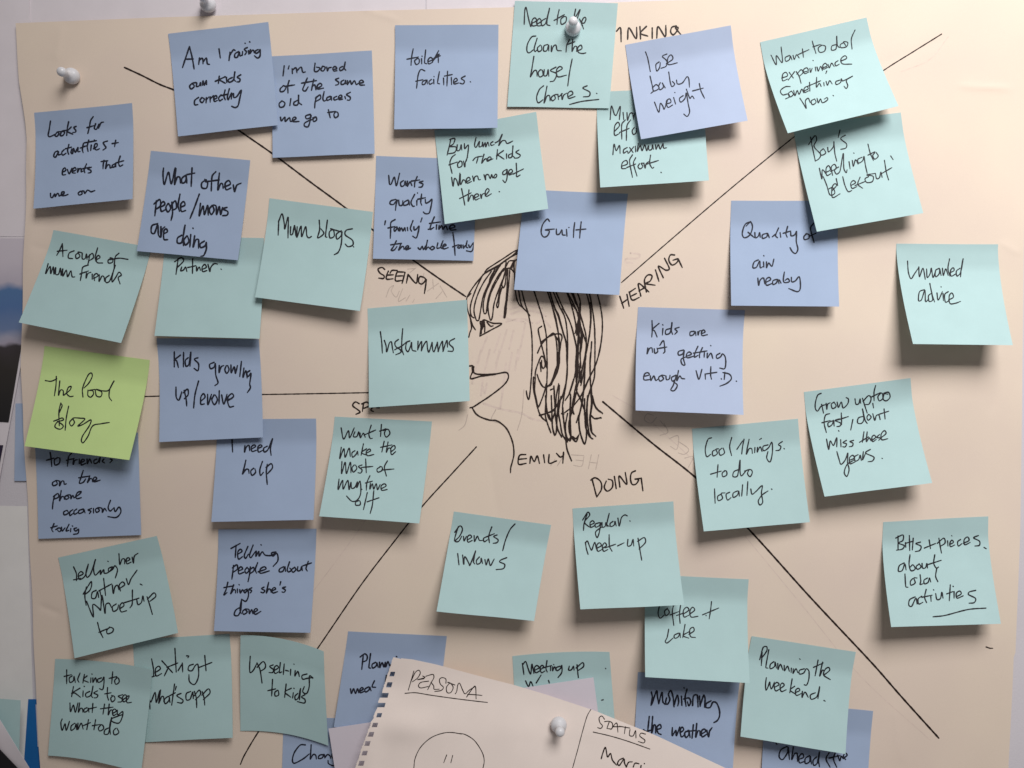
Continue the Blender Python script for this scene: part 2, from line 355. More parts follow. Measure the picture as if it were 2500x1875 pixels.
low = "1010,390 1008,520 1030,650 1080,850 1120,930 1180,985;1035,400 1025,560 1050,700 1075,790 1110,720 1160,580 1180,480;1190,500 1180,700 1170,900 1200,1020 1245,1140;1170,640 1190,820 1220,950 1262,962 1300,850 1320,640 1350,480;1250,640 1260,900 1270,1080 1300,1170 1322,1120 1330,900 1350,650;1290,560 1310,950 1340,1100 1390,1200;1090,905 1180,880 1280,830 1340,740 1400,640 1450,450 1465,250;1430,600 1402,800 1420,1000 1450,1200 1480,1240 1512,1190 1500,1000 1510,620;1440,700 1500,600 1560,400 1600,200;1600,150 1600,400 1560,620 1530,850 1490,1000 1500,1150 1580,1260 1622,1170;1640,200 1620,450 1590,560 1640,680 1700,850 1712,1050 1760,1180 1805,1222;1700,200 1690,500 1660,750 1620,950 1642,1150 1700,1292 1725,1180 1720,950 1740,700 1780,560 1830,400 1842,200;1780,540 1792,750 1770,950 1790,1120 1852,1190;1800,650 1850,800 1942,877;1780,900 1840,950 1920,935;1600,550 1552,750 1540,830 1560,890;1440,1000 1445,1200 1460,1350 1495,1450 1525,1520;1360,500 1345,750 1350,870;1470,880 1440,1060 1460,1200 1505,1250 1520,1200;1650,500 1690,300 1720,100;1580,600 1550,780 1500,900;1380,650 1350,860 1370,1000 1400,1160 1470,1265;1240,560 1290,540;1285,510 1290,620 1300,760;1220,900 1250,980 1275,920;1590,1000 1620,900;1390,880 1420,890;1740,640 1735,900 1755,1120 1780,1190;1700,680 1700,900;1540,1190 1580,1220 1615,1180"
extra = []
hr_ = random.Random(3)
for ln in tr('h', h2)[4:] + tr('j', low)[3:18]:
    for _ in range(1):
        a_, b_ = hr_.uniform(-2.6, 2.6), hr_.uniform(-2.2, 2.2); n_ = len(ln)
        cut = ln[hr_.randint(0, 1):n_ - hr_.randint(0, 1)]
        if len(cut) > 1: extra.append([(p[0] + a_ + (b_ - a_) * i / n_ + hr_.uniform(-.5, .5), p[1] + hr_.uniform(-3, 3)) for i, p in enumerate(cut)])
ink_on(sheet, sorg, lambda a, b, c: on_sheet(a, b, c + .0002), [extra], 2.6, M['inkbrown'], 'hair_scribble')
ink_on(sheet, sorg, on_sheet, [tr('h', h1 + ';' + eye) + tr('h', h2 + ';' + ear) + tr('j', face + ';' + low)], 3.5, M['inkbrown'], 'head_drawing')
# a few strokes gone over twice, as in the picture
for g_ in tr('h', "1622,960 1625,1150 1612,1400 1600,1659;1350,1300 1362,1420 1345,1659;640,900 622,1020;560,310 500,400;1640,1150 1665,1300 1640,1500") + tr('j', "1345,60 1340,200 1310,300 1250,470 1200,515;1610,60 1600,300 1590,450;1560,640 1535,800;1230,500 1255,480"): ink_on(sheet, sorg, lambda a, b, c: on_sheet(a, b, c + .0004), [[g_]], 5.2, M['inkbrown'], 'heavy_pen_stroke')
# ink of the sheet's back showing through
gh = tr('s', "630,770 680,640 740,600 710,680 780,770 830,680;880,640 815,830 920,780;930,830 985,740;1030,850 1055,800;950,350 1070,340;990,400 1080,330;1150,620 1200,410;1250,680 1420,560;1340,650 1330,500;1380,790 1470,690;1440,600 1540,770") \
   + tr('j', "1890,1440 1850,1640;1790,1440 1750,1630;1860,1550 1760,1540;1690,1465 1660,1590 1550,1580;1680,1520 1580,1510;1520,1440 1690,1450;1430,1430 1330,1590;1240,1590 1300,1500") \
   + tr('K', "1250,360 1200,350 1180,395 1230,420 1275,375;1300,400 1340,450;1330,420 1360,490 1300,515;1370,540 1440,520 1430,620 1380,600;1440,560 1520,620 1490,660 1440,650;1490,690 1555,680 1520,760") \
   + tr('G', "1070,530 1140,540 1130,570 1040,575 1035,600 1085,605") \
   + tr('j', "300,20 180,480;420,20 330,400 300,640;550,20 480,380;640,200 590,600 560,820;720,60 650,420;800,20 760,300;330,745 560,820 850,880 980,950 1140,985;880,560 850,900 790,1110;500,830 440,960 520,1010;120,900 80,1040 0,1110;320,520 350,610 380,470") \
   + tr('h', "380,1290 300,1500 260,1640;560,1250 480,1500;650,1190 560,1480 500,1640;740,1200 680,1450;900,1100 840,1400 800,1600;560,1000 700,1050 880,1080;690,910 900,860 1130,900;640,1080 860,1040 1000,1100;1050,1100 1150,1060 1240,1160;700,980 860,930 1060,950 1180,1010")
for k_, g_ in enumerate(gh):
    broad = k_ >= len(gh) - 25 and max(p[1] for p in g_) < 1030
    ink_on(sheet, sorg, lambda a, b, c: on_sheet(a, b, c * (.2 if broad else .4)), [[g_]], 5.0 if broad else 2.2, M['ghost_pale' if broad else 'ghost'], 'show_through_mark')
for g_ in [[(1495, 965), (1560, 1005), (1640, 1075), (1700, 1130)], [(1820, 1310), (1960, 1480), (2100, 1650), (2270, 1806)], [(2315, 90), (2270, 145), (2200, 175)], [(920, 1230), (850, 1330), (760, 1450)]]: ink_on(sheet, sorg, lambda a, b, c: on_sheet(a, b, c * .3), [[g_]], 2.2, M['ghost_pale'], 'show_through_mark')

# ------------------------------------------------------------------ sticky notes
def note(color, q, base, hl, hr, label, w=2.9, power=1.35, start=.17, sag=0, bow=0.0, traced=(), ht=(0, 0)):
    base *= 1e-3; hl *= 1e-3; hr *= 1e-3
    q = np.array(q, float)
    c = q.mean(0); sb = base; sh0 = float(sheet_h(c[0], c[1]))
    hs = [sh0 + sb + ht[0] * 1e-3, sh0 + sb + ht[1] * 1e-3, sh0 + sb + hr, sh0 + sb + hl]
    Wc = [unproj(np.array(q[i][0]), np.array(q[i][1]), np.array(hs[i])) for i in range(4)]
    Wc = np.array(Wc)
    sagw = sag * S
    def surf(u, v):
        f = np.where(v > start, np.clip((v - start) / (1 - start), 0, 1.2) ** power, 0)
        P = ((1-u)*(1-v))[..., None]*Wc[0] + (u*(1-v))[..., None]*Wc[1] + (u*v)[..., None]*Wc[2] + ((1-u)*v)[..., None]*Wc[3]
        top = (1 - u) * ht[0] * 1e-3 + u * ht[1] * 1e-3
        h = sb + (hl * (1-u) + hr * u) * f + top * (1 - f) + bow * 1e-3 * 4 * u * (1-u) * f \
            + 0.00012 * np.sin(u * 7 + c[1]) * np.sin(v * 5 + c[0]) * np.clip(v * 3, 0, 1)
        h = h + sheet_h(P[..., 0] / S + 1250, 937.5 - P[..., 2] / S)
        P = P.copy(); P[..., 1] = -h
        P[..., 2] += sagw * 4 * u * (1 - u)
        return P
    n = 22; U, V_ = np.meshgrid(np.linspace(0, 1, n), np.linspace(0, 1, n)); U = U.ravel(); V_ = V_.ravel()
    A = surf(U, V_); org = surf(np.array([.5]), np.array([0.]))[0]
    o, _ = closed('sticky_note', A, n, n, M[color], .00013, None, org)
    at = o.data.attributes.new('glue_shade', 'FLOAT', 'POINT')
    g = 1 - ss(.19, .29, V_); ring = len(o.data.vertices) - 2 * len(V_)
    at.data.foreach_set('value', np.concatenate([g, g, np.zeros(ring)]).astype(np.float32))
    tag(o, label, 'sticky note', 'handwritten sticky notes on the flipchart sheet')
    def mapper(px, py, dh):
        a = q[1] - q[0]; b = q[3] - q[0]
        det = a[0]*b[1] - a[1]*b[0]
        dx = px - q[0][0]; dy = py - q[0][1]
        uu = (dx*b[1] - dy*b[0]) / det; vv = (a[0]*dy - a[1]*dx) / det
        for _ in range(8):
            e = 1e-4
            P0 = proj(surf(uu, vv)); Pu = (proj(surf(uu+e, vv)) - P0) / e; Pv = (proj(surf(uu, vv+e)) - P0) / e
            rx = px - P0[..., 0]; ry = py - P0[..., 1]
            dt = Pu[..., 0]*Pv[..., 1] - Pu[..., 1]*Pv[..., 0]
            uu = uu + (rx*Pv[..., 1] - ry*Pv[..., 0]) / dt; vv = vv + (Pu[..., 0]*ry - Pu[..., 1]*rx) / dt
        uu = np.clip(uu, .003, .997); vv = np.clip(vv, .003, .997)
        P = surf(uu, vv); P[..., 1] -= dh; return P
    ws = [tr(a, wtxt) for a, b in traced for wtxt in b.split('|')]
    ink_on(o, org, mapper, ws, w, M['inkblue'] if 'blue' in color else M['ink'])
    return o

# handwriting traced stroke by stroke; '|' parts words, ';' parts pen strokes
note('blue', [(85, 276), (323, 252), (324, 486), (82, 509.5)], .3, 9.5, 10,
 'blue note reading Looks for activities + events that are on', w=3.5, traced=[
 ('A', "390,935 380,1000 372,1045 385,1055 430,1035;440,1020 425,1045 440,1052 455,1030 445,1018 475,1015;475,1015 465,1045 485,1045 500,1020 480,1012 515,1005;530,940 520,990 515,1045;550,980 520,1012 532,1022 562,1035;588,975 570,985 585,1005 582,1020 562,1022|720,900 700,930 690,980 678,1030;672,985 730,968;738,955 728,990 745,997 765,958 762,990;765,978 780,948 800,942|445,1165 425,1175 415,1205 430,1212 452,1170 450,1195 470,1190;495,1155 477,1175 485,1197 510,1182;532,1115 522,1160 530,1190;505,1148 552,1135;555,1148 548,1175 560,1185 568,1145 582,1175 602,1138 602,1170 618,1168;645,1105 636,1150 642,1178;620,1142 668,1125;685,1082 674,1130 680,1168;652,1102 745,1085;705,1120 700,1162;728,1080 730,1082;722,1148 748,1130 750,1110 735,1110 728,1140 745,1157 768,1147;830,1088 798,1100 808,1122 818,1140 795,1158|866,1108 914,1100;893,1083 884,1132|483,1328 507,1315 502,1295 485,1310 483,1348 507,1347;520,1308 535,1340 556,1298;563,1322 587,1310 580,1293 563,1305 560,1332 582,1335;602,1300 598,1330 612,1303 627,1303 627,1325 642,1320;668,1265 650,1310 655,1332;638,1302 692,1290;705,1290 678,1302 702,1315 700,1330 680,1335|780,1247 832,1240;803,1238 797,1270 795,1302;824,1245 815,1300 832,1272 848,1275 850,1295 866,1290;890,1262 868,1275 868,1290 887,1285 893,1265 895,1287;928,1205 915,1250 925,1282 948,1272;895,1257 955,1240|390,1492 392,1520 405,1523 422,1497 427,1517 442,1493 452,1495 456,1512 472,1505;470,1503 492,1495 495,1480 478,1483 474,1507 500,1509 525,1500|622,1475 604,1490 612,1505 634,1495 630,1476 648,1475 655,1492 674,1468 690,1472 702,1480 732,1470")])
note('blue', [(663, 137), (907.6, 123), (914, 374), (666, 385.5)], .3, 3.8, 3.8,
 "blue note reading I'm bored of the same old places we go to", w=3.5, traced=[
 ('B', "297,508 288,585|335,508 328,532|358,530 360,568;360,542 387,523 395,562;395,547 427,518 440,557 460,555|535,488 530,548 555,550 572,525 545,518;592,513 580,540 600,547 613,520 595,510;625,518 630,547 640,525 660,520;672,537 702,530 690,513 673,525 680,548 705,545;747,513 725,525 730,545 755,530 768,478 760,525 772,542|290,662 267,685 268,707 295,702 312,670 290,660;335,622 325,660 326,717;300,667 378,655|475,602 455,650 440,692 460,702 482,670;430,642 545,622;525,612 507,697;510,672 532,655 542,692;553,682 587,660 575,643 553,660 555,687 600,680|718,603 693,615 717,635 712,652 693,657;757,618 737,630 738,652 762,645 770,620 772,647;785,623 785,652 806,623 816,650 838,623 852,652 866,645;875,642 908,635 895,618 877,630 882,655 917,656|280,778 258,800 265,827 292,822 302,795 280,778;348,762 340,815;402,773 373,790 373,810 402,805 408,735 410,790 432,808|545,748 535,790 532,832;538,757 572,733 577,760 543,782;605,707 595,760 605,780 622,770;652,743 627,755 627,774 652,765 660,746 662,772;702,743 680,755 685,772 707,765;717,757 742,750 735,733 717,745 720,768 747,765;765,745 770,762;807,712 778,730 806,750 802,772 783,772|268,905 275,933 302,903 305,937 337,908 345,937 360,932 388,915 378,903 362,915 365,938 412,937|497,882 463,895 470,917 502,905 502,888 495,940 480,978 453,972 455,950 490,930 520,920;537,902 520,920 525,938 547,925 540,903 515,910|638,847 645,880 652,908;632,868 692,860;692,863 680,885 690,908 712,895 710,868 690,863")])
note('blue', [(410, 82), (654, 52), (679, 306), (436, 334)], .7, 6.5, 5.5,
 'blue note reading Am I raising our kids correctly', w=3.7, traced=[
 ('A', "1462,360 1445,410 1408,522;1462,360 1482,440 1498,532;1432,457 1492,455;1540,448 1533,497;1540,462 1562,450 1567,492;1568,477 1592,448 1600,492 1617,497|1690,378 1700,447|1775,403 1767,467;1772,430 1802,383 1814,390;1842,398 1814,415 1812,442 1832,440 1847,403 1852,432 1867,425;1872,398 1870,427;1908,367 1885,380 1902,400 1890,422;1917,392 1920,418;1932,383 1930,412 1947,388 1957,390 1962,407;1992,382 1970,395 1975,412 1997,400 2007,382 2006,432 1987,448 1963,430;1890,333 1893,335;1926,323 1929,325|1482,643 1463,665 1475,687 1500,665 1485,643 1517,640 1515,667 1537,662 1547,638 1550,662;1563,657 1567,625 1577,657 1592,622 1594,652|1692,588 1685,643;1738,592 1663,627 1690,618 1738,642;1747,598 1750,637;1792,598 1762,615 1770,635 1802,615 1812,555 1806,610 1817,627;1858,577 1830,595 1852,610 1847,630 1828,632|1532,752 1503,775 1503,808 1527,807;1557,753 1543,775 1560,792 1577,765 1560,753;1592,753 1590,793;1590,770 1612,748;1622,748 1622,788;1622,765 1647,738;1650,767 1674,755 1668,738 1651,750 1655,783 1677,775;1707,732 1688,755 1695,778 1717,765;1737,695 1728,740 1738,770;1713,737 1763,725;1770,685 1755,745 1762,768 1787,718 1785,763;1802,722 1805,752 1827,745 1862,697 1850,760 1837,815 1815,830 1788,820")])
note('blue', [(918, 380), (1165, 389), (1156, 637), (910, 631)], .3, 5, 2,
 "blue note reading Wants quality 'family' time the whole family", w=3.4, traced=[
 ('B', "1103,1353 1110,1422 1122,1420 1147,1368 1162,1432 1187,1337;1217,1393 1195,1410 1200,1437 1222,1430 1230,1398 1237,1432;1247,1398 1248,1437 1267,1403 1282,1432;1323,1362 1305,1405 1302,1442;1278,1397 1342,1388;1367,1398 1338,1407 1367,1420 1357,1442 1335,1444|1157,1538 1120,1550 1113,1572 1140,1577 1167,1543 1160,1580 1155,1622;1180,1543 1185,1582 1207,1582 1212,1548;1252,1543 1222,1560 1220,1584 1252,1575 1258,1548 1264,1582;1303,1500 1275,1560 1290,1592 1302,1590;1320,1548 1320,1583;1325,1488 1326,1491;1357,1497 1350,1560 1358,1583;1328,1537 1387,1525;1385,1538 1390,1567 1417,1555 1437,1538 1430,1590 1415,1643 1385,1648 1370,1635"),
 ('F', "1078,282 1072,312|1152,272 1120,295 1118,350 1115,417;1098,337 1152,325;1167,328 1145,340 1150,362 1172,338 1177,360;1187,333 1188,360 1202,336 1213,360 1227,336 1233,360;1247,333 1250,357;1290,280 1270,340 1280,362;1297,328 1300,352 1317,345 1337,322 1330,372 1315,413 1288,400|1360,260 1350,290|1455,252 1430,310 1423,347 1452,332;1408,347 1430,345;1418,302 1500,290;1472,313 1470,347;1492,318 1490,347 1512,318 1521,347 1542,320 1556,350;1570,342 1612,330 1600,313 1575,325 1580,352 1622,350|1162,436 1140,480 1122,508 1145,507 1167,480;1118,467 1202,455;1198,456 1180,507 1202,483 1217,480 1221,502;1230,497 1257,485 1250,473 1233,485 1238,505 1272,492|1330,490 1345,503 1362,478 1371,503 1387,476;1402,432 1388,502 1407,483 1421,497;1442,478 1424,490 1435,505 1457,490 1440,476;1482,453 1475,492 1497,490;1522,436 1505,485 1520,497;1525,480 1547,470 1536,460 1520,480 1530,498 1562,488|1598,372 1608,450 1615,548;1597,482 1642,465;1652,468 1634,485 1650,492 1662,468 1666,492;1677,468 1680,492 1692,473;1708,436 1700,480 1712,490;1720,468 1730,487 1757,452 1756,490 1740,518 1703,513")])
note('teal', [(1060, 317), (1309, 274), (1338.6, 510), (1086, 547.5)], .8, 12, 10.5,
 'teal note reading Buy lunch for the kids', w=2.9, traced=[
 ('B', "1582,1073 1570,1130 1553,1197;1573,1077 1612,1068 1602,1110 1573,1130 1622,1135 1612,1175 1563,1187;1632,1118 1630,1162 1652,1155 1662,1118 1667,1157;1687,1108 1690,1147 1717,1118 1714,1180 1702,1243|1777,1060 1765,1120 1777,1137 1802,1093 1800,1132 1822,1125 1827,1098 1832,1132 1847,1100 1852,1132 1867,1098 1877,1127;1907,1093 1890,1105 1895,1122 1917,1115;1925,1102 1952,1085 1978,1036 1962,1085 1952,1122 1977,1088 2002,1085 2017,1107 2060,1088|1617,1192 1590,1215 1575,1260 1592,1338;1568,1272 1632,1250;1652,1243 1635,1265 1640,1292 1667,1280 1667,1248 1650,1241;1680,1243 1690,1287 1695,1250 1712,1212|1753,1238 1775,1215 1823,1205;1793,1213 1780,1258;1838,1190 1820,1258 1842,1230 1857,1225 1860,1243;1870,1237 1893,1225 1886,1210 1868,1220 1865,1243 1907,1225|1942,1155 1935,1228;1988,1162 1933,1202 1950,1200 1993,1228;2012,1188 2012,1223;2058,1183 2030,1195 2030,1217 2052,1210 2062,1125 2058,1200 2072,1213;2108,1157 2085,1175 2118,1197 2102,1217 2073,1220|1588,1368 1600,1437 1610,1378 1627,1390 1642,1432 1652,1335;1655,1345 1657,1423 1677,1388 1692,1395 1697,1413;1705,1402 1732,1385 1720,1368 1702,1385 1708,1413 1742,1400;1750,1358 1760,1397 1765,1368 1787,1358 1797,1387 1810,1385|1838,1348 1850,1388 1852,1353 1872,1348 1886,1377 1897,1348 1907,1372 1927,1343 1937,1355 1925,1372 1903,1366|2012,1307 1985,1325 1985,1347 2007,1340 2017,1308 2016,1370 2002,1408 1983,1390;2030,1342 2058,1325 2048,1306 2030,1320 2032,1348 2062,1340;2087,1260 2090,1330 2090,1363 2117,1350;2063,1343 2143,1303|1665,1455 1678,1520 1690,1583;1650,1532 1740,1487;1722,1465 1716,1552 1737,1508 1752,1508 1757,1542;1765,1528 1797,1510 1785,1495 1765,1510 1772,1542 1802,1530;1812,1500 1817,1530 1825,1500 1842,1492;1848,1510 1878,1470 1865,1455 1848,1480 1855,1515 1895,1495|1955,1478 1959,1480")])
note('blue', [(965, 63), (1217, 61), (1214.5, 312), (962, 315)], 1.2, 7.5, 7,
 'blue note reading toilet facilities', w=3.0, traced=[
 ('B', "1292,377 1280,440 1275,503;1243,457 1332,440;1322,453 1303,470 1315,498 1337,485 1337,456 1320,450;1356,453 1358,492;1360,433 1361,436;1388,385 1380,485 1397,492;1405,477 1442,460 1425,443 1406,465 1412,493 1442,480;1488,392 1462,440 1440,475 1475,432 1492,418 1486,440 1486,482;1450,452 1502,430|1382,547 1350,537 1330,580 1318,680;1312,627 1367,615;1387,618 1365,630 1362,652 1382,648 1397,618 1402,647;1432,613 1414,630 1420,650 1442,640;1450,613 1452,647;1452,590 1454,593;1494,553 1480,640 1496,647;1526,603 1528,655;1557,550 1552,663;1533,587 1593,575;1586,598 1588,652;1605,637 1632,620 1622,603 1605,620 1608,647 1642,640;1692,587 1663,605 1687,625 1677,647 1653,642|1732,630 1735,633")])
note('blue', [(1280, 463), (1533, 473), (1511.7, 720.6), (1255, 707)], .3, 12, 13,
 'blue note reading Guilt, above the drawn hair', w=3.3, traced=[
 ('G', "447,285 430,268 395,310 383,370 400,405 430,398 446,360 415,352 485,345;500,345 503,385 525,382 542,352 548,388 570,392;578,348 582,400;596,333 599,333;642,295 635,350 632,410;692,290 685,350 680,415;652,352 728,345")])
note('teal', [(1456, 226), (1719, 215), (1731, 440.5), (1466, 457)], .4, 16, 16,
 'teal note ending Maximum effort, half under the lose baby weight note', w=2.8, traced=[
 ('C', "915,922 925,818 947,880 962,890 993,822 986,923;1015,868 1020,923;1045,868 1050,928 1067,878 1087,873 1097,923;1095,902 1112,868|950,1012 987,970 975,943 950,975 950,1043 987,1030;1033,925 1005,960 1005,1073;988,1022 1062,990;1073,925 1045,970 1040,1083;1102,983 1085,1010 1095,1038 1117,1020 1116,988|936,1193 945,1113 962,1162 987,1123 992,1183;1047,1138 1020,1155 1020,1182 1047,1165 1052,1182;1065,1138 1092,1177;1097,1133 1058,1182;1110,1128 1112,1172;1132,1108 1125,1167 1147,1123 1162,1162 1182,1118 1197,1162 1210,1125 1215,1157 1237,1150 1242,1118 1250,1152;1265,1118 1270,1152 1287,1116 1302,1150 1322,1108 1327,1142 1350,1140|1003,1283 1047,1265 1040,1238 1010,1255 1005,1298 1037,1300;1087,1195 1065,1240 1087,1368;1043,1293 1112,1265;1112,1217 1095,1260 1122,1358;1142,1263 1130,1285 1145,1303 1167,1285 1155,1260 1177,1260;1175,1258 1185,1298 1192,1265 1212,1248;1227,1197 1220,1260 1240,1298 1252,1290;1193,1268 1288,1238|1307,1329 1310,1333")])
note('teal', [(1257, 0), (1508.5, 8), (1487, 264), (1238.6, 259)], .9, 1.2, .8,
 'teal note reading Clean the house / chores, held by a white push pin', w=2.9, traced=[
 ('C', "252,188 257,80 267,58 287,150 303,205 310,165;308,182 347,160 335,138 315,155 315,198 347,197;350,187 382,165 370,143 350,165 355,198 387,197;417,143 385,165 390,198 417,180 447,65 432,140 427,187 452,198|522,75 510,130 505,188;483,158 562,113;557,128 535,150 540,188 572,170 577,133 555,126|342,278 310,285 278,340 273,392 290,408 322,385;352,295 330,370 335,398 357,380;377,348 355,370 362,398 387,385 385,353;432,343 405,355 402,392 427,390 440,348 442,393;462,353 462,398 477,358 497,348 507,387 540,392|602,308 580,350 575,402;627,305 620,398;582,345 642,322;622,395 642,358 657,360 657,397;665,392 697,375 690,348 665,370 670,403 700,413 728,408|327,435 310,540 300,593 327,548 347,545 352,588;377,538 360,560 370,593 397,580 392,543 375,538;407,538 405,583 427,580 437,538 442,588;497,518 455,545 502,570 482,622 453,630;492,562 545,530 528,513 502,540 512,592 578,580|622,455 602,560 588,663|402,662 370,690 348,750 360,793 397,770;428,665 405,793 427,743 447,738 452,778;482,733 460,755 470,778 492,760 487,733 512,728;512,728 517,768;522,745 547,722;540,723 545,767 557,735 582,718;590,747 627,725 615,703 590,720 595,758 645,745;737,662 705,680 757,710 752,742 708,747|810,720 814,722|603,806 700,782 828,767"),
 ('n', "1040,310 1000,540 1045,560 1190,330 1100,620;1170,640 1230,760 1310,980;1230,760 1300,620 1360,580 1390,650 1330,780 1250,770")])
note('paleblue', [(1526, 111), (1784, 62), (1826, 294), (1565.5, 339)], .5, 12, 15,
 'pale blue note reading lose baby weight', w=2.7, traced=[
 ('C', "1188,400 1205,450 1225,552;1292,478 1268,500 1275,548 1297,520 1302,483;1353,417 1318,435 1352,470 1347,510 1308,527;1348,492 1398,455 1385,423 1360,450 1365,498 1433,485|1223,588 1240,660 1252,702 1293,680 1270,653 1240,680;1230,720 1252,702;1302,638 1290,665 1300,693 1327,670 1317,640 1340,678;1367,556 1380,640 1392,668 1413,650 1395,628;1427,618 1435,648 1472,640 1508,592 1522,610 1527,673|1257,788 1290,865 1302,798 1322,820 1332,842 1357,778;1345,802 1383,790 1375,763 1350,780 1360,828 1397,810;1405,753 1420,803;1413,713 1416,715;1478,738 1450,760 1460,788 1492,760 1502,718 1517,800 1528,862 1510,898 1483,880;1503,688 1530,758 1547,740 1563,762;1603,645 1615,700 1643,758;1550,702 1633,680")])
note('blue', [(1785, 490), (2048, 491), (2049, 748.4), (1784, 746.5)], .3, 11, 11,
 'blue note reading Quality of air nearby', w=3.2, traced=[
 ('H', "103,288 60,310 38,380 55,412 97,390 117,330 102,292 68,322;83,370 132,412;135,373 140,412 162,400 172,373 177,408;227,378 195,390 195,417 227,405 233,378 247,412;318,337 295,395 310,412;270,405 300,380;330,373 335,408;388,325 375,380 385,408;353,378 412,360;412,368 415,397 442,390 457,363 455,440 467,500 450,533 425,520 406,488|532,383 513,405 520,427 552,415 552,388 530,380;593,297 565,340 592,448;553,402 607,377|162,583 130,600 120,642 147,640 172,593 177,643 197,635;202,598 205,638;204,550 206,553;225,598 225,643 242,608 267,632 282,577|158,723 165,778 177,738 202,723 212,768;220,757 257,735 245,718 222,735 225,778 267,765;302,733 275,745 275,773 302,760 312,733 322,767;325,738 337,762;363,677 355,735 365,758 402,750 390,728 370,740;417,718 420,752 447,745 477,713 487,770 482,815 460,828 397,804")])
note('teal', [(1936, 307), (2200, 274), (2255.7, 519.6), (1994.6, 565.5)], .5, 13, 15,
 "teal note reading Boy's needing to be 'let out'", w=2.6, traced=[
 ('D', "565,1058 580,1140 602,1243;550,1115 598,1048 612,1080 592,1130 642,1190 632,1222 603,1243;662,1148 640,1170 650,1198 682,1180 667,1150;697,1138 705,1172 742,1130 745,1092 752,1180 767,1243|792,1003 778,1062|833,1043 798,1070 842,1110 837,1142 798,1152|633,1298 652,1380 657,1310 692,1352;680,1332 717,1310 705,1278 685,1300 690,1353 722,1340;720,1322 762,1300 750,1268 725,1290 735,1353;782,1288 750,1310 765,1343 792,1320 817,1185 822,1300 840,1333 847,1310;862,1248 870,1303;898,1180 901,1183;887,1238 895,1283 912,1233 932,1267;962,1213 930,1230 935,1258 967,1240 977,1208 987,1270 1002,1338|1008,1112 1025,1180 1050,1238;1008,1197 1062,1170;1062,1178 1045,1200 1060,1228 1087,1205 1072,1177|663,1363 690,1430 715,1503 752,1490 735,1448 700,1460;730,1472 767,1430 750,1418 730,1450 735,1523 793,1495|763,1378 775,1432|813,1363 830,1430 855,1478 883,1470;875,1432 912,1410 895,1393 875,1415 885,1453 922,1440;947,1367 930,1420 967,1453;908,1432 987,1400|1012,1363 985,1380 1000,1408 1042,1400 1047,1360 1000,1350 1062,1338;1065,1338 1075,1378 1097,1370 1107,1328 1117,1368;1135,1237 1150,1330 1167,1388;1108,1342 1193,1293|1183,1203 1202,1232")])
note('teal', [(1855, 104), (2116, 42), (2193, 259.5), (1922.5, 326)], .5, 20, 14,
 'teal note reading Want to do / experience something new', w=2.5, traced=[
 ('D', "260,426 300,500 302,430 347,482 338,362;402,428 370,445 375,473 402,460 410,433 422,462;430,428 440,458 457,423 477,447;502,377 510,443;468,422 553,383|578,317 590,360 607,413;583,362 642,343;652,348 625,370 635,403 672,395 680,358 650,348|767,343 730,355 728,387 762,375 767,280 772,350 787,367;822,328 795,345 800,368 842,360 852,328 820,323 837,352|908,232 880,300 885,378|343,602 387,585 375,558 350,575 350,623 387,610;400,558 432,602;442,553 393,618;455,553 477,590 492,643;460,572 492,538 507,560 480,587;510,557 547,545 535,523 510,540 520,568 552,555;560,528 565,558 577,528;602,518 605,548;583,466 586,468;615,518 625,548 642,513 657,543;660,522 692,510 680,488 660,505 665,533 697,520;700,498 710,523 727,488 747,513;777,468 755,485 760,508 787,495;798,472 843,450 830,430 800,455 810,492 883,495;690,548 683,567|408,668 370,670 333,700 350,732 392,725 402,747 372,763;417,703 395,720 405,748 432,730 420,703;435,698 445,738 462,698 477,728 497,688 512,717;515,702 547,685 535,668 515,685 520,713 552,700;557,635 560,703;538,668 643,623;612,597 610,673 632,643 647,667;667,638 670,663;685,628 695,658 712,623 732,648;792,618 760,630 765,653 797,635 802,608 812,625 888,588;888,588 842,620 852,660 840,683 823,665|483,758 510,800 532,835 525,780 547,758 562,793;597,763 570,780 580,808 607,790 597,763;615,758 625,793 642,763 657,793 697,770 692,753 670,765|738,736 743,740")])
note('teal', [(2188, 595), (2435, 597), (2470, 843), (2227, 840)], .3, 26, 25,
 'teal note reading Unwanted advice, lifting far off the sheet', w=2.7, start=.04, power=1.3, traced=[
 ('H', "1313,592 1320,680 1340,728 1367,690 1402,638;1400,638 1405,713 1432,648 1450,733;1460,653 1465,718 1487,690 1497,648 1510,718 1532,658;1557,648 1530,665 1530,713 1557,690 1562,653 1572,703;1582,648 1590,703 1607,653 1627,703;1637,575 1625,650 1640,708;1640,682 1672,665 1665,643 1645,665 1650,708 1687,690;1717,648 1690,670 1695,708 1722,680 1742,575 1727,650 1722,713|1442,813 1405,830 1398,897 1420,892 1447,818 1452,903 1477,882;1502,838 1475,860 1480,903 1507,890 1485,765 1502,850 1522,908;1540,838 1550,893 1582,828;1587,843 1590,898;1571,790 1574,793;1627,828 1600,850 1605,908 1627,902;1630,892 1667,870 1655,838 1635,860 1640,918 1680,918 1722,903")])
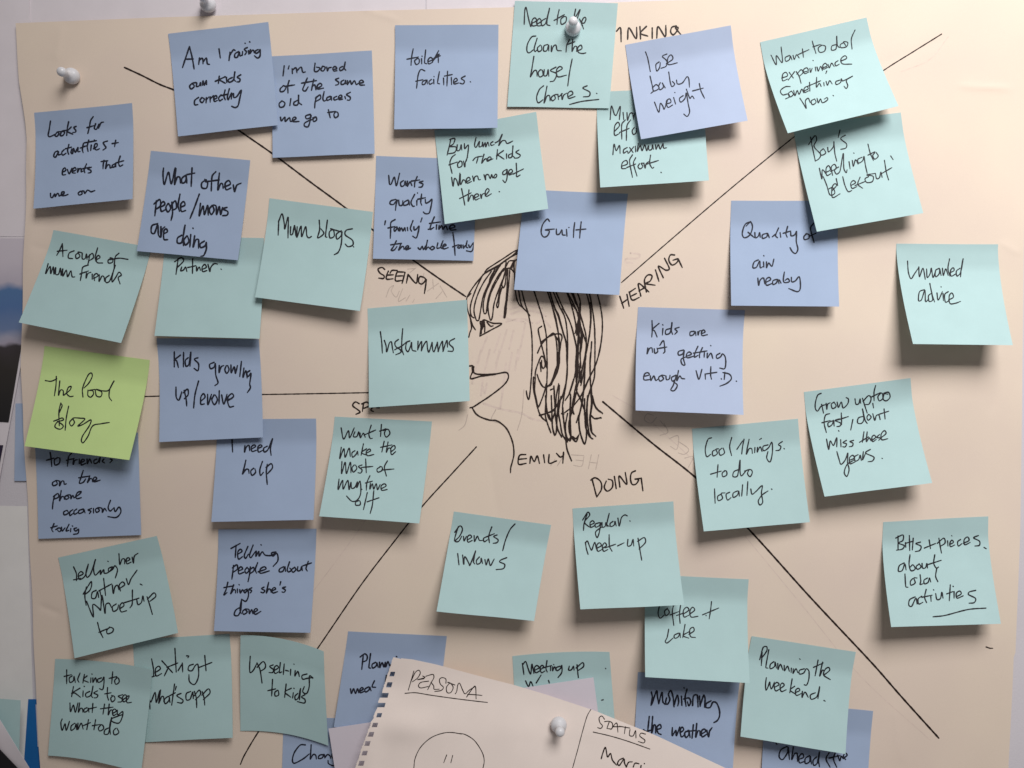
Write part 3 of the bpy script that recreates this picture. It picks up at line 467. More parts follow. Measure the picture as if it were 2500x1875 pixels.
note('paleblue', [(1557.6, 749.7), (1818, 757.6), (1816, 1013), (1552, 1002)], .3, 20, 18,
 'pale blue note reading Kids are not getting enough Vit D', w=3.2, traced=[
 ('G', "1238,1052 1240,1120 1236,1178;1292,1073 1240,1120 1257,1130 1277,1177;1322,1113 1318,1163;1320,1083 1323,1086;1377,1113 1345,1125 1345,1157 1377,1145 1392,1067 1388,1130 1397,1157;1447,1103 1415,1115 1432,1135 1413,1157|1562,1133 1533,1140 1533,1167 1557,1160 1572,1138 1577,1167;1592,1138 1594,1162 1602,1133 1622,1128;1620,1152 1647,1140 1635,1123 1620,1140 1625,1167 1665,1160|1205,1263 1200,1307 1217,1268 1237,1263 1242,1297;1255,1268 1260,1303 1282,1290 1277,1263;1298,1242 1327,1207 1337,1290 1325,1303;1283,1267 1353,1255|1482,1278 1443,1290 1443,1317 1472,1310 1487,1283 1480,1340 1492,1392 1470,1388 1463,1350 1502,1330;1503,1327 1542,1310 1525,1293 1505,1310 1510,1338 1562,1325;1592,1250 1570,1300 1565,1333 1592,1320;1627,1260 1605,1310 1605,1338;1558,1302 1663,1285;1642,1298 1640,1333;1690,1243 1693,1246;1665,1303 1665,1338 1692,1303 1707,1343;1762,1303 1735,1320 1740,1343 1767,1330 1782,1308 1802,1330 1807,1380 1797,1422 1760,1417|1173,1482 1217,1470 1205,1453 1180,1465 1176,1507 1217,1507;1225,1478 1230,1513 1252,1478 1267,1513 1287,1500;1312,1473 1290,1490 1300,1518 1327,1500 1312,1473 1337,1475;1345,1478 1350,1507 1372,1500 1377,1473;1422,1473 1390,1490 1395,1518 1422,1500 1427,1473 1402,1550 1383,1585 1410,1591 1433,1550 1400,1520;1442,1437 1430,1513 1452,1478 1467,1497 1490,1500|1578,1438 1600,1503 1623,1427;1648,1463 1650,1503;1692,1407 1690,1470 1697,1503;1658,1462 1738,1450|1772,1500 1775,1503;1800,1450 1795,1505;1785,1452 1835,1465 1850,1500 1815,1535 1762,1557;1888,1518 1891,1520")])
note('teal', [(1963.6, 957), (2222.5, 923), (2275.6, 1179), (2011, 1211.7)], .3, 20, 21,
 "teal note reading Grow up too fast, don't miss these years", w=2.9, traced=[
 ('L', "647,190 620,205 603,260 602,307 620,327 647,290 692,275;650,275 665,343;685,268 690,313 697,275 717,263;747,258 725,275 735,308 762,290 747,258;770,258 780,298 802,258 817,303 852,270 857,235 840,223|908,233 915,273 937,270 947,233 952,267;965,228 985,290 1002,343;970,252 1012,208 1032,230 1017,272 988,277;1045,268 1051,303|1067,130 1055,180 1055,248;1038,217 1103,185;1107,188 1085,215 1095,248 1122,230 1120,193 1105,186;1132,198 1125,235 1150,248 1178,220 1167,183 1130,190 1162,197|712,347 680,360 670,420 687,493;653,417 717,400;732,403 700,420 705,448 732,430 742,398 747,443;787,388 755,400 797,420 792,442 768,447;802,342 805,433;755,402 857,369;891,393 875,473;781,478 785,483|972,368 935,380 928,417 957,422 977,390 965,311 987,400 1002,422;1012,353 1000,375 1010,398 1032,375 1017,353;1045,348 1060,398 1072,363 1092,358 1102,393;1132,311 1140,388;1093,352 1168,328|688,543 705,623 717,558 742,592 767,533 767,603;797,548 800,603;842,553 815,570 842,580 832,603 813,602;897,553 868,562 892,575 887,597 863,602|977,487 965,568;943,568 1012,525;1002,487 995,563 1017,533 1032,557;1040,552 1067,530 1055,513 1038,530 1045,563 1072,545;1097,508 1075,530 1107,535 1090,553;1110,532 1147,500 1135,478 1110,505 1115,548 1161,540|768,640 785,700 800,738 832,705 852,652 850,720 862,780 845,831 825,800 847,740 900,705;865,707 902,690 890,668 865,690 870,733 907,720;932,663 905,680 910,713 937,700 947,668 957,708;972,640 967,702 987,658;1027,622 990,650 1053,682 1042,712 1008,718|1116,691 1120,694")])
note('teal', [(1690.5, 1047), (1950, 1022.5), (1975.6, 1274), (1718, 1297)], .3, 18, 8,
 'teal note reading Cool things to do locally', w=2.8, traced=[
 ('K', "1697,533 1670,545 1649,620 1660,678 1692,660;1732,623 1705,640 1710,673 1742,655 1732,623 1752,618;1777,613 1755,635 1765,668 1797,650 1787,613;1853,531 1837,600 1852,671|1893,622 1937,557;1948,545 1937,600 1930,658;1987,545 1965,658 1987,618 2007,618 2012,653;2032,608 2030,648;2082,538 2068,547;2052,608 2050,643 2072,603 2087,638;2132,588 2095,600 2100,633 2137,610 2162,567 2167,640 2150,718 2123,690 2132,640;2243,562 2213,585 2232,600 2222,627 2193,632|2256,616 2260,619|1747,741 1740,838;1690,814 1772,790;1802,788 1780,805 1785,833 1814,820 1812,790 1795,786|1907,778 1870,795 1863,832 1897,827 1917,706 1917,790 1927,827 1962,790;1987,778 1975,810 1995,833 2012,800 1997,778 1950,790|1720,927 1725,1038;1772,968 1745,985 1750,1018 1782,1000 1772,963 1802,958;1837,953 1810,970 1820,1013 1847,995;1897,943 1865,960 1865,993 1897,975 1907,943 1912,983;1937,896 1930,983;1977,871 1970,978;2000,928 2010,968 2042,945 2088,902 2082,960 2092,1030 2070,1051 2058,1020 2087,975 2133,943|2160,928 2164,932")])
note('teal', [(2155, 1274), (2414, 1261), (2442, 1522), (2176, 1531)], .3, 22, 18,
 'teal note reading Bits + pieces about local activities', w=3.0, traced=[
 ('L', "1240,1292 1240,1398;1223,1307 1277,1283 1277,1325 1243,1345 1287,1365 1272,1392 1228,1400;1297,1343 1300,1378;1327,1287 1330,1403;1298,1347 1358,1330;1357,1308 1350,1398;1412,1338 1378,1350 1417,1370 1407,1402 1373,1411|1443,1384 1528,1349;1480,1322 1490,1388|1555,1308 1565,1370 1575,1423;1543,1347 1592,1308 1602,1345 1563,1372;1622,1328 1625,1368;1653,1288 1656,1291;1638,1357 1667,1340 1655,1323 1640,1345 1645,1373 1677,1360;1722,1318 1700,1335 1705,1368 1732,1350;1743,1347 1787,1325 1775,1298 1750,1320 1755,1358 1797,1340;1860,1287 1823,1305 1867,1330 1867,1362 1833,1368|1903,1379 1920,1389|1287,1498 1250,1520 1243,1562 1272,1557 1292,1508 1302,1553;1332,1436 1325,1510 1340,1558 1372,1545 1355,1513 1335,1530;1402,1508 1380,1525 1390,1548 1417,1530 1402,1503;1425,1503 1430,1538 1452,1535 1462,1503 1467,1538;1523,1436 1515,1500 1535,1538 1552,1530;1468,1512 1573,1478"),
 ('P', "1293,162 1300,260 1317,264;1352,198 1335,220 1340,248 1372,230 1362,193 1387,193;1410,168 1415,215 1410,242 1432,237;1467,193 1440,210 1445,238 1472,225 1482,193 1492,223;1538,121 1530,180 1547,221|1372,338 1330,360 1323,402 1345,411 1377,348 1387,393;1422,333 1395,355 1400,393 1432,380;1457,281 1445,340 1460,383;1423,342 1503,325;1492,328 1495,373;1513,283 1516,286;1530,313 1540,358 1567,350 1577,303 1587,348;1643,246 1635,368;1615,315 1662,298;1672,298 1672,348;1664,256 1667,259;1690,337 1727,315 1715,293 1690,310 1695,348 1742,330;1838,288 1790,300 1783,320 1837,350 1827,382 1788,387|1510,492 1600,482 1780,436 1918,425")])
note('teal', [(404, 577), (644, 581), (634, 827), (378, 820)], .3, 10, 10,
 'teal note reading Partner, under the bottom of the moms note', w=3.2, traced=[
 ('E', "1375,573 1358,695;1348,597 1397,566 1417,590 1368,642;1402,638 1395,667 1417,660 1432,638 1442,672;1487,575 1485,688;1448,642 1512,628;1517,638 1518,668 1537,638 1547,663;1558,657 1592,640 1580,618 1560,640 1565,673 1597,665;1605,618 1620,673 1627,640 1652,613 1678,615|1705,653 1709,657")])
note('teal', [(129, 561), (367, 603), (292, 837), (43.7, 787)], .3, 17, 16,
 'teal note reading A couple of mum friends, hanging past the sheet edge', w=3.0, start=.1, traced=[
 ('E', "482,457 460,510 438,548;482,457 486,558;443,517 518,508|572,513 535,530 528,567 562,573;607,528 585,545 590,573 617,555 602,523 632,528;635,533 635,573 657,573 667,538 672,578;692,543 685,590 677,624;678,562 712,533 722,565 693,587;754,490 735,560 740,593;743,582 772,565 760,548 745,565 750,603 792,607|862,568 836,585 838,607 867,602 870,573 850,566;918,532 890,560 880,648;848,582 920,570 988,579|372,612 353,688 387,633 392,688 412,638 417,693 430,643 430,693 452,693 467,648 472,703 485,653 485,708 512,663 522,713 547,668 557,713 577,714|683,622 640,640 630,690 620,743;617,692 683,668;667,678 665,723 677,690 702,678;712,693 712,733;723,727 757,705 745,688 725,705 730,743;767,698 765,748 787,708 802,713 807,748;842,703 815,725 820,758 847,745 890,625 870,690 865,752 892,720 918,678 937,700 913,720 927,768")])
note('blue', [(370, 369), (611.7, 392), (579, 634.5), (334, 613)], .7, 4.2, 4.2,
 'blue note reading What other people / moms are doing', w=3.9, traced=[
 ('A', "1262,1297 1258,1350 1268,1422 1300,1330 1322,1417 1352,1295;1357,1300 1347,1422 1367,1368 1387,1368 1392,1412;1432,1353 1405,1375 1405,1412 1432,1400 1437,1358 1442,1412;1482,1296 1475,1438;1443,1347 1503,1335|1592,1388 1558,1410 1558,1447 1592,1452 1602,1410 1580,1383;1665,1325 1637,1360 1630,1473;1588,1402 1693,1388;1693,1336 1680,1463 1702,1418 1717,1418 1722,1453;1733,1442 1777,1420 1765,1393 1738,1415 1745,1463 1782,1450;1800,1428 1810,1478 1827,1430 1861,1413"),
 ('E', "1207,127 1195,243;1188,152 1232,118 1237,165 1198,197;1238,177 1272,155 1260,133 1240,160 1245,208 1277,195;1297,148 1280,180 1295,213 1317,185 1302,148;1327,138 1332,220 1320,278;1318,167 1352,128 1362,180 1328,202;1389,76 1375,160 1385,208;1393,177 1427,160 1418,133 1395,155 1400,208 1432,202|1538,76 1500,180 1466,265|1547,147 1538,243 1567,168 1577,233 1602,163 1607,238;1637,163 1615,195 1630,233 1652,200 1642,163 1667,168 1672,233 1692,173 1702,233 1717,178;1752,178 1720,190 1757,210 1752,237 1718,242|1217,303 1173,320 1168,372 1192,377 1217,313 1222,387 1232,407;1242,328 1240,408 1252,348 1272,328;1263,382 1292,365 1282,343 1265,360 1265,423 1294,427|1402,393 1370,415 1370,452 1402,447 1428,316 1414,400 1416,473;1442,398 1420,430 1430,468 1457,440 1447,398;1472,388 1465,483;1489,338 1491,341;1502,398 1490,483 1512,428 1532,428 1532,493;1577,438 1545,460 1550,488 1582,475 1592,448 1592,500 1572,548 1548,557")])
note('teal', [(660, 485.4), (910.8, 518), (879.4, 759.5), (623.7, 726)], .7, 10, 14,
 'teal note reading Mum blogs', w=3.2, traced=[
 ('F', "255,278 250,392;253,290 280,228 297,300 302,342 327,255 326,413;347,328 345,388 362,382 377,318 387,398;397,328 395,408 427,323 432,403 462,328 472,397 487,413 507,402|567,277 570,350 555,413 602,380 580,343;630,276 615,403 627,408;667,348 645,370 650,413 682,400 677,353 655,343 742,368;737,358 700,385 705,423 737,395 742,368 737,460 715,522 683,543;822,343 775,355 768,390 822,430 827,467 790,481 767,460|830,480 834,484")])
note('teal', [(897, 753), (1139.6, 731.6), (1146.5, 979), (900.6, 995)], .3, 8, 13,
 'teal note reading Instamums, beside the drawn face', w=3.0, traced=[
 ('s', "545,1290 565,1450 575,1610;605,1420 630,1500 640,1590 680,1460 710,1440 725,1530 740,1605;815,1405 765,1450 775,1510 845,1560 850,1600 775,1635;880,1245 868,1400 866,1550 895,1635;760,1560 870,1500 940,1440;985,1428 940,1450 925,1540 960,1588 1000,1500 1012,1450 1022,1560 1080,1582;1110,1432 1105,1562;1105,1560 1135,1480 1165,1440 1160,1575;1160,1575 1200,1480 1240,1435 1252,1540 1275,1592 1320,1450;1320,1450 1330,1560 1350,1590 1400,1448;1400,1448 1412,1585;1412,1585 1440,1500 1475,1432 1480,1500 1485,1582;1485,1582 1520,1470 1545,1420 1552,1520;1658,1392 1590,1430 1580,1475 1635,1530 1630,1580 1560,1580")])
note('blue', [(84, 1070), (336, 1056), (345, 1306), (92, 1316)], .3, 2.5, 3,
 'blue note reading to friends on the phone occasionly, under the lime note', w=3.3, traced=[
 ('I', "387,646 395,700 400,753;358,707 417,690;442,688 420,705 425,743 457,730 462,693 440,686|552,652 530,680 520,753;513,707 572,693;567,698 565,738 577,708 597,703;612,698 612,733;623,727 652,710 640,698 625,715 630,743 662,730;672,698 675,733 692,698 707,728;747,698 725,710 730,733 757,720 773,685 768,725;802,698 790,715 807,727;852,698 867,705 848,727|432,863 406,880 412,903 442,890 435,863 462,868;462,868 460,903 477,868 492,868 497,892 512,888|643,785 625,840 613,883 642,877 662,850;608,842 683,830;693,827 675,878 697,848 712,853 714,873;720,867 747,850 735,836 720,850 725,873 773,860|422,978 410,1030 405,1082;413,987 447,963 452,990 418,1007;473,941 460,1018 477,988 492,988 497,1007;517,978 500,990 510,1008 532,995 520,976 542,973;547,978 548,1003 562,978 572,998;580,992 617,965 627,948 600,955 585,985 595,1003 628,995|517,1093 493,1105 496,1128 527,1115 520,1093;562,1088 540,1105 540,1133 567,1115;592,1083 572,1100 575,1123 602,1110;642,1083 610,1095 610,1118 642,1105 647,1086 657,1113;707,1078 680,1090 702,1100 690,1118;722,1078 722,1113;757,1073 738,1085 745,1108 767,1095 757,1073 787,1078 790,1108 807,1078 822,1098;853,1016 835,1070 850,1098 872,1080;880,1073 890,1103 917,1068 933,1090 927,1120 895,1148 833,1141|417,1196 400,1240 410,1258;392,1227 442,1213;430,1242 457,1228 472,1240 460,1258 445,1247;475,1223 480,1253 502,1228;533,1201 510,1250 532,1247;547,1233 545,1258;559,1213 562,1216;592,1228 572,1235 585,1253 607,1238 602,1270 568,1278")])
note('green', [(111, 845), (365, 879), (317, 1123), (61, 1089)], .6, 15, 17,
 'lime green note reading The Pool Blog, the only green one', w=2.8, start=.05, traced=[
 ('I', "350,92 395,97 440,78;435,60 432,130 420,210;462,95 455,160 452,205 468,165 488,170 490,205 505,195 540,165 550,138 528,145 515,190 540,215 565,212"),
 ('I', "640,218 638,150 680,50 705,33 712,60 685,112 648,150;680,165 678,205 700,220 722,195 715,170 690,168 735,160;735,165 745,210 778,215 785,180 745,160 800,172 840,165 880,95 850,150 842,215 862,248"),
 ('I', "470,265 455,330 458,440;455,345 480,285 470,266;415,405 480,380 490,395 440,415 425,450 465,467 488,440 440,402;530,290 512,380 503,475;565,382 537,415 552,442 575,415 565,382 620,382 655,390 602,442 640,430 702,395 690,440 640,515 628,555 642,572 680,520 715,442 780,425 845,415")])
note('blue', [(383, 826), (632, 828), (642.4, 1067.7), (390, 1079)], .2, 8, 6,
 'blue note reading Kids growing up / evolve', w=3.5, traced=[
 ('E', "1345,1291 1345,1408;1392,1318 1343,1357 1362,1360 1377,1413;1417,1296 1415,1408;1452,1338 1430,1360 1435,1403 1457,1390 1473,1295 1466,1403;1527,1338 1500,1350 1532,1385 1527,1437 1498,1420|1652,1373 1618,1390 1625,1422 1652,1410 1662,1383 1665,1470 1682,1530 1658,1553;1692,1398 1690,1453 1707,1408 1727,1398;1747,1398 1735,1430 1750,1458 1767,1430 1757,1398;1782,1393 1785,1453 1807,1408 1817,1458 1832,1398;1863,1366 1850,1483;1882,1418 1875,1488 1897,1438 1907,1493;1927,1438 1905,1455 1915,1483 1937,1458 1927,1540 1932,1570 1908,1607"),
 ('I', "1358,142 1360,220 1380,243 1397,200 1402,178;1422,168 1437,240 1441,288;1413,187 1447,158 1452,200 1423,232|1532,96 1505,200 1494,303|1548,252 1582,220 1570,193 1550,220 1550,273 1577,272;1602,198 1605,278 1632,198;1652,203 1635,240 1655,278 1677,240 1662,203;1692,171 1690,273;1710,203 1727,273 1752,198;1758,247 1802,215 1787,193 1755,230 1770,293 1803,290;1745,240 1790,232")])
note('blue', [(529, 1024), (771, 1022), (764.6, 1269.6), (516, 1274)], .3, 11, 12,
 'blue note reading I need help', w=3.4, traced=[
 ('I', "1790,541 1795,643|1890,593 1887,643 1902,603 1922,593 1927,633;1938,622 1972,600 1960,588 1940,605 1945,638 1977,630;1988,617 2022,600 2010,588 1990,605 1995,643 2027,630;2062,598 2035,615 2040,643 2067,625 2103,541 2087,610 2092,668|1897,706 1885,760 1871,813 1897,778 1917,778 1922,808;1957,768 1935,790 1945,823 1972,800 1967,773;2025,716 2005,780 2010,823 2032,800;2062,738 2055,800 2062,893;2053,762 2092,733 2102,765 2063,812")])
note('teal', [(818, 1017), (1054.7, 1029), (1024, 1277.5), (780, 1260)], .3, 18, 17,
 'teal note reading Want to make the most of my time', w=2.9, traced=[
 ('J', "736,457 755,543 792,478 802,533 837,457;842,488 830,523 857,523 872,488 877,520;882,498 885,533 907,498 922,528;968,436 950,500 960,538 977,537;913,512 1003,473|1047,431 1040,523;1033,482 1082,463;1082,468 1070,500 1085,528 1112,500 1097,468 1060,478|737,607 726,693 757,618 767,683 797,613 807,678;842,633 820,650 825,683 852,660 862,638 867,667;908,580 890,668;932,618 893,647 932,667;928,652 962,635 955,620 930,640 940,671 988,662|1068,561 1050,643;1040,607 1128,588;1098,566 1085,643 1102,613 1117,618 1122,643;1120,642 1152,615 1145,593 1120,615 1125,663 1157,640|742,717 740,808 767,723 777,808 807,723 812,803;837,743 820,765 830,798 857,770 847,743;897,743 870,755 897,780 887,805 866,802;925,696 930,803;893,762 981,754|1037,758 1013,775 1020,798 1052,785 1052,760 1035,753;1093,711 1070,760 1085,828;1048,782 1143,774|720,852 713,933 747,862 752,928 787,862 797,933 812,878 817,922 842,915 862,873 857,917 882,868 887,960 862,1012 820,1023 778,983|893,928 897,932|958,826 935,880 930,938;923,882 977,868;962,883 958,928 977,888 987,928 1007,888 1017,933 1037,893;1043,927 1082,905 1070,888 1045,905 1050,938 1091,932|872,1018 848,1030 850,1053 882,1050 882,1023 865,1016;938,956 908,1088;988,941 977,1050 960,1118;937,1027 1028,996")])
note('teal', [(143, 1361), (384, 1308), (433.5, 1546), (183.5, 1606)], .7, 8, 8,
 "teal note reading telling her Partner what's up to", w=3.0, traced=[
 ('M', "568,107 590,160 590,213;568,207 622,195;603,182 642,160 625,143 605,165 615,203 655,178 682,86 664,150 672,188 700,160 737,51 722,120 734,170 760,150 777,133 776,165 800,128 806,156 838,148 870,108 838,120 842,143 870,125 887,98 907,130 890,193;831,63 837,67|918,6 925,88 942,48 962,48 962,83;973,67 1002,50 990,36 975,50 980,83 1012,70;1020,33 1030,78 1037,25 1065,2|667,262 655,330 665,403;643,317 702,222 707,250 692,290 653,322;742,288 712,305 708,347 737,347 752,298 762,343;770,288 780,333;800,196 815,328;763,292 863,238;867,248 875,313 887,263 907,248 917,283;918,277 962,245 945,223 920,250 930,293;975,198 992,243 1012,198 1058,132|1083,240 1097,247|668,373 720,493 717,398 762,425 777,442 787,326 810,463 817,398 842,388 862,422;897,393 868,415 875,450 905,435 915,400;923,432 957,405 945,383 925,410 935,453 977,445;1022,286 1020,395 1003,423;948,387 1073,348|1055,358 1065,398 1092,380 1102,333 1112,372;1135,338 1155,400 1176,473;1138,357 1187,308 1202,335 1158,372|753,536 770,600 795,653;763,612 832,583;847,573 825,595 830,623 867,610 874,583 845,570")])
note('teal', [(323, 1562), (558.5, 1549), (569, 1800), (338, 1811)], .3, .5, 8,
 "teal note reading texting + what's app", w=3.0, traced=[
 ('M', "1170,817 1185,900 1185,953;1168,957 1207,945;1198,922 1237,895 1225,873 1200,895 1205,948 1247,930;1250,832 1332,923;1302,878 1268,948;1350,736 1360,918;1288,882 1372,848;1407,848 1410,918;1375,907 1408,850;1440,793 1457,795 1450,807;1492,858 1460,870 1453,902 1482,907 1507,868 1527,858 1532,950 1502,1013 1463,992 1458,938|1538,882 1635,844;1580,791 1590,908|1158,1203 1153,1130 1165,1150 1197,1076 1207,1152 1232,1062;1240,1056 1225,1158 1247,1108 1262,1108 1264,1148;1292,1108 1270,1130 1275,1163 1302,1140 1307,1113 1312,1153;1347,1011 1325,1173;1288,1112 1353,1078;1360,1030 1352,1058;1397,1083 1365,1100 1412,1135 1402,1157 1368,1152|1472,1068 1438,1085 1438,1132 1467,1127 1487,1073 1492,1123;1500,1068 1515,1120 1518,1193;1498,1102 1537,1058 1547,1090 1508,1132;1560,1068 1575,1120 1580,1173;1558,1097 1607,1048 1620,1080 1568,1132")])
note('teal', [(136, 1608), (370, 1636), (346, 1885), (118, 1844)], 1.0, 2.5, 9,
 'teal note reading talking to kids to see what they want to do', w=2.9, sag=6, ht=(0, 1.2), traced=[
 ('M', "515,901 515,1008;496,952 552,938;557,948 535,965 540,998 567,985 572,953 582,998;618,926 600,975 610,998;652,936 640,1003;672,948 643,977 682,997;702,963 700,998;709,933 712,936;717,963 718,998 737,963 747,998;782,963 755,975 760,998 787,985 802,958 802,1010 792,1053 768,1046|870,916 862,1008;843,967 902,953;902,963 885,985 895,1013 920,995 914,966 898,960|567,1031 553,1108;617,1043 553,1082 577,1080 622,1113;642,1063 640,1108;649,1028 652,1031;692,1068 662,1085 668,1111 702,1095 718,1026 706,1103 717,1115;752,1063 725,1080 754,1095 747,1115 728,1117|830,1038 828,1100 838,1135;808,1087 857,1078;870,1103 855,1120 865,1148 887,1130 882,1106 860,1098|947,1093 913,1105 942,1125 937,1147 910,1150;948,1132 977,1110 965,1093 945,1115 955,1148 987,1125 997,1103 978,1110 980,1153 1015,1152|540,1157 545,1223 567,1173 582,1228 602,1157;615,1156 605,1228 622,1198 637,1203 640,1228;672,1193 650,1205 652,1228 677,1215 682,1198 687,1228;717,1161 712,1231;688,1202 745,1189|807,1166 795,1243;776,1202 873,1189;843,1166 835,1248 852,1213 867,1213 870,1243;870,1237 897,1220 885,1203 868,1220 875,1253 902,1240;905,1213 910,1248 947,1223 942,1270 917,1312 870,1302 858,1280 947,1245|480,1281 470,1310 480,1368 502,1318 512,1368 537,1298;577,1313 550,1335 550,1368 577,1350 587,1318 592,1363;602,1313 600,1363 627,1313 642,1358;683,1286 670,1363;643,1332 698,1308|738,1286 725,1363;713,1332 772,1323;777,1328 760,1350 770,1373 800,1355 792,1328 770,1323|842,1348 810,1365 806,1397 837,1392 862,1271 847,1330 852,1398;892,1353 875,1375 885,1403 917,1385 902,1350")])
note('blue', [(692, 1752), (940, 1754), (935, 2000), (686, 1998)], .2, 1.5, 1.5,
 'blue note beginning Chang, cut off by the bottom edge', w=3.2, traced=[('N', "460,1480 420,1482 375,1540 360,1600 375,1622 440,1590 490,1550;505,1480 500,1560 498,1590 520,1555 540,1560 545,1590;600,1555 570,1560 560,1585 590,1580 605,1555 610,1580;610,1580 630,1555 650,1565 655,1585;690,1540 665,1555 670,1580 700,1550 700,1600 680,1640 640,1625 635,1600")])
note('teal', [(586, 1552), (790, 1591), (802, 1820), (588, 1783)], .5, .3, 2.5,
 'dark teal note reading Upsell-ing to kids, buckled along its top edge', w=3.0, sag=11, ht=(4, 9), traced=[
 ('N', "35,797 30,880 35,923 62,900 87,848;87,848 110,900 126,1003;88,882 132,838 152,860 147,890 113,912;212,863 185,875 214,900 207,922 180,922;218,907 252,885 240,868 220,885 225,928 257,915;267,846 260,923 277,917;297,856 290,938;308,905 332,911;347,898 345,943;371,856 374,859;382,908 380,948 402,913 414,953;472,933 435,945 440,973 472,967 518,960;518,965 492,948 490,1030 470,1083 440,1070 452,1030|207,976 200,1103;170,1062 232,1048;247,1058 225,1075 228,1103 254,1095 252,1063|312,1011 300,1113;352,1043 303,1072 347,1112;367,1078 362,1118;371,1043 374,1046;402,1083 380,1105 385,1133 407,1115 423,1046 414,1133;457,1093 430,1110 457,1130 452,1157 398,1146")])
note('blue', [(534, 1292), (772.5, 1291), (757.6, 1545), (521.5, 1541)], .8, 7.5, 7.5,
 "blue note reading Telling people about things she's done", w=3.4, traced=[
 ('I', "1783,1387 1853,1348;1822,1362 1815,1458;1833,1432 1867,1410 1855,1393 1835,1415 1840,1468 1872,1450;1913,1371 1885,1440 1895,1463 1917,1430;1953,1361 1925,1440 1935,1458 1957,1430;1957,1430 1977,1408 1975,1446 1997,1410 2000,1445 2024,1413 2046,1438 2095,1440 2130,1415 2096,1422 2106,1446 2137,1426 2144,1480 2108,1525;2013,1358 2017,1361|1802,1518 1795,1580 1789,1624;1793,1537 1827,1513 1832,1545 1798,1572;1838,1562 1872,1545 1858,1528 1840,1550 1845,1583 1882,1570;1907,1533 1890,1555 1900,1578 1922,1555 1907,1533;1932,1528 1925,1590 1914,1643;1923,1552 1957,1533 1957,1560 1928,1582;1988,1496 1970,1550 1980,1578;1993,1567 2052,1545 2040,1528 2010,1545 2010,1578 2078,1560"),
 ('J', "292,1528 262,1545 260,1567 287,1562 302,1528 307,1563;338,1491 320,1550 330,1568 352,1555 340,1538;377,1533 355,1550 365,1571 387,1550 377,1530;402,1528 400,1558 422,1555 432,1528 437,1558;483,1486 465,1540 475,1561;438,1522 508,1498"),
 ('M', "1758,226 1745,280 1728,323 1752,305;1728,267 1803,253;1803,246 1780,313 1802,283 1817,288 1817,308;1832,278 1832,308;1844,243 1847,246;1850,283 1855,308 1872,283 1882,303;1907,278 1885,290 1890,308 1912,288 1917,330 1897,372 1863,356;1943,268 1920,280 1942,290 1932,307|2037,263 2018,275 2042,290 2032,307 2013,302;2073,226 2055,308 2072,278 2087,283 2092,303;2098,292 2127,278 2118,266 2100,280 2105,308 2142,298;2166,222 2160,247;2203,262 2180,270 2202,285 2192,303 2176,300|1857,418 1820,440 1808,477 1837,482 1857,440 1863,366 1852,440 1862,468;1892,433 1872,450 1880,473 1907,455 1892,433 1917,433;1922,438 1925,468 1942,438 1952,468;1963,457 1987,440 1975,428 1960,445 1970,473 2013,450")])
note('teal', [(1108, 1249), (1345.6, 1282), (1304, 1516), (1066, 1492)], .3, 22, 18,
 'teal note reading Parents / Inlaws', w=3.0, traced=[
 ('J', "1640,1218 1617,1290 1609,1328;1613,1262 1652,1213 1672,1240 1650,1292 1615,1330 1642,1332 1667,1292;1680,1293 1685,1328 1702,1293;1708,1322 1742,1300 1730,1283 1710,1300 1715,1338 1747,1325;1762,1288 1765,1333 1787,1293 1802,1323 1825,1325;1860,1295 1835,1310 1840,1335 1865,1320;1898,1221 1875,1290 1880,1343;1855,1298 1918,1273;1938,1283 1913,1295 1947,1320 1937,1342 1908,1347|2077,1198 2040,1240 2005,1320 1982,1404|1635,1427 1645,1513;1673,1438 1682,1508 1690,1450 1722,1503 1728,1520 1773,1406;1773,1406 1757,1490 1767,1507;1802,1453 1780,1480 1785,1508 1812,1495 1817,1463 1827,1503;1845,1473 1855,1513 1872,1468 1887,1518 1917,1468;2013,1458 1970,1475 1958,1490 1997,1510 1987,1542 1932,1550")])
note('teal', [(1578, 1403), (1827.5, 1414), (1830.7, 1668), (1575, 1652)], .3, 22, 20,
 'teal note reading Coffee + Cake', w=2.7, traced=[
 ('O', "1297,400 1285,465 1300,502 1332,480;1357,428 1335,450 1345,483 1372,460 1357,428;1412,380 1395,450 1406,558;1378,477 1442,453;1462,380 1450,470 1455,543;1428,482 1482,463;1478,472 1522,440 1505,418 1480,445 1485,493 1522,480;1528,472 1567,440 1550,418 1530,450 1540,493 1593,488|1628,477 1753,424;1697,375 1690,440 1679,508;1654,481 1657,484|1367,587 1355,650 1340,683 1355,694 1402,655;1442,618 1410,635 1415,658 1442,645 1452,618 1457,653;1493,551 1475,653;1522,608 1478,637 1522,657;1523,627 1562,600 1555,573 1530,590 1535,643 1573,652")])
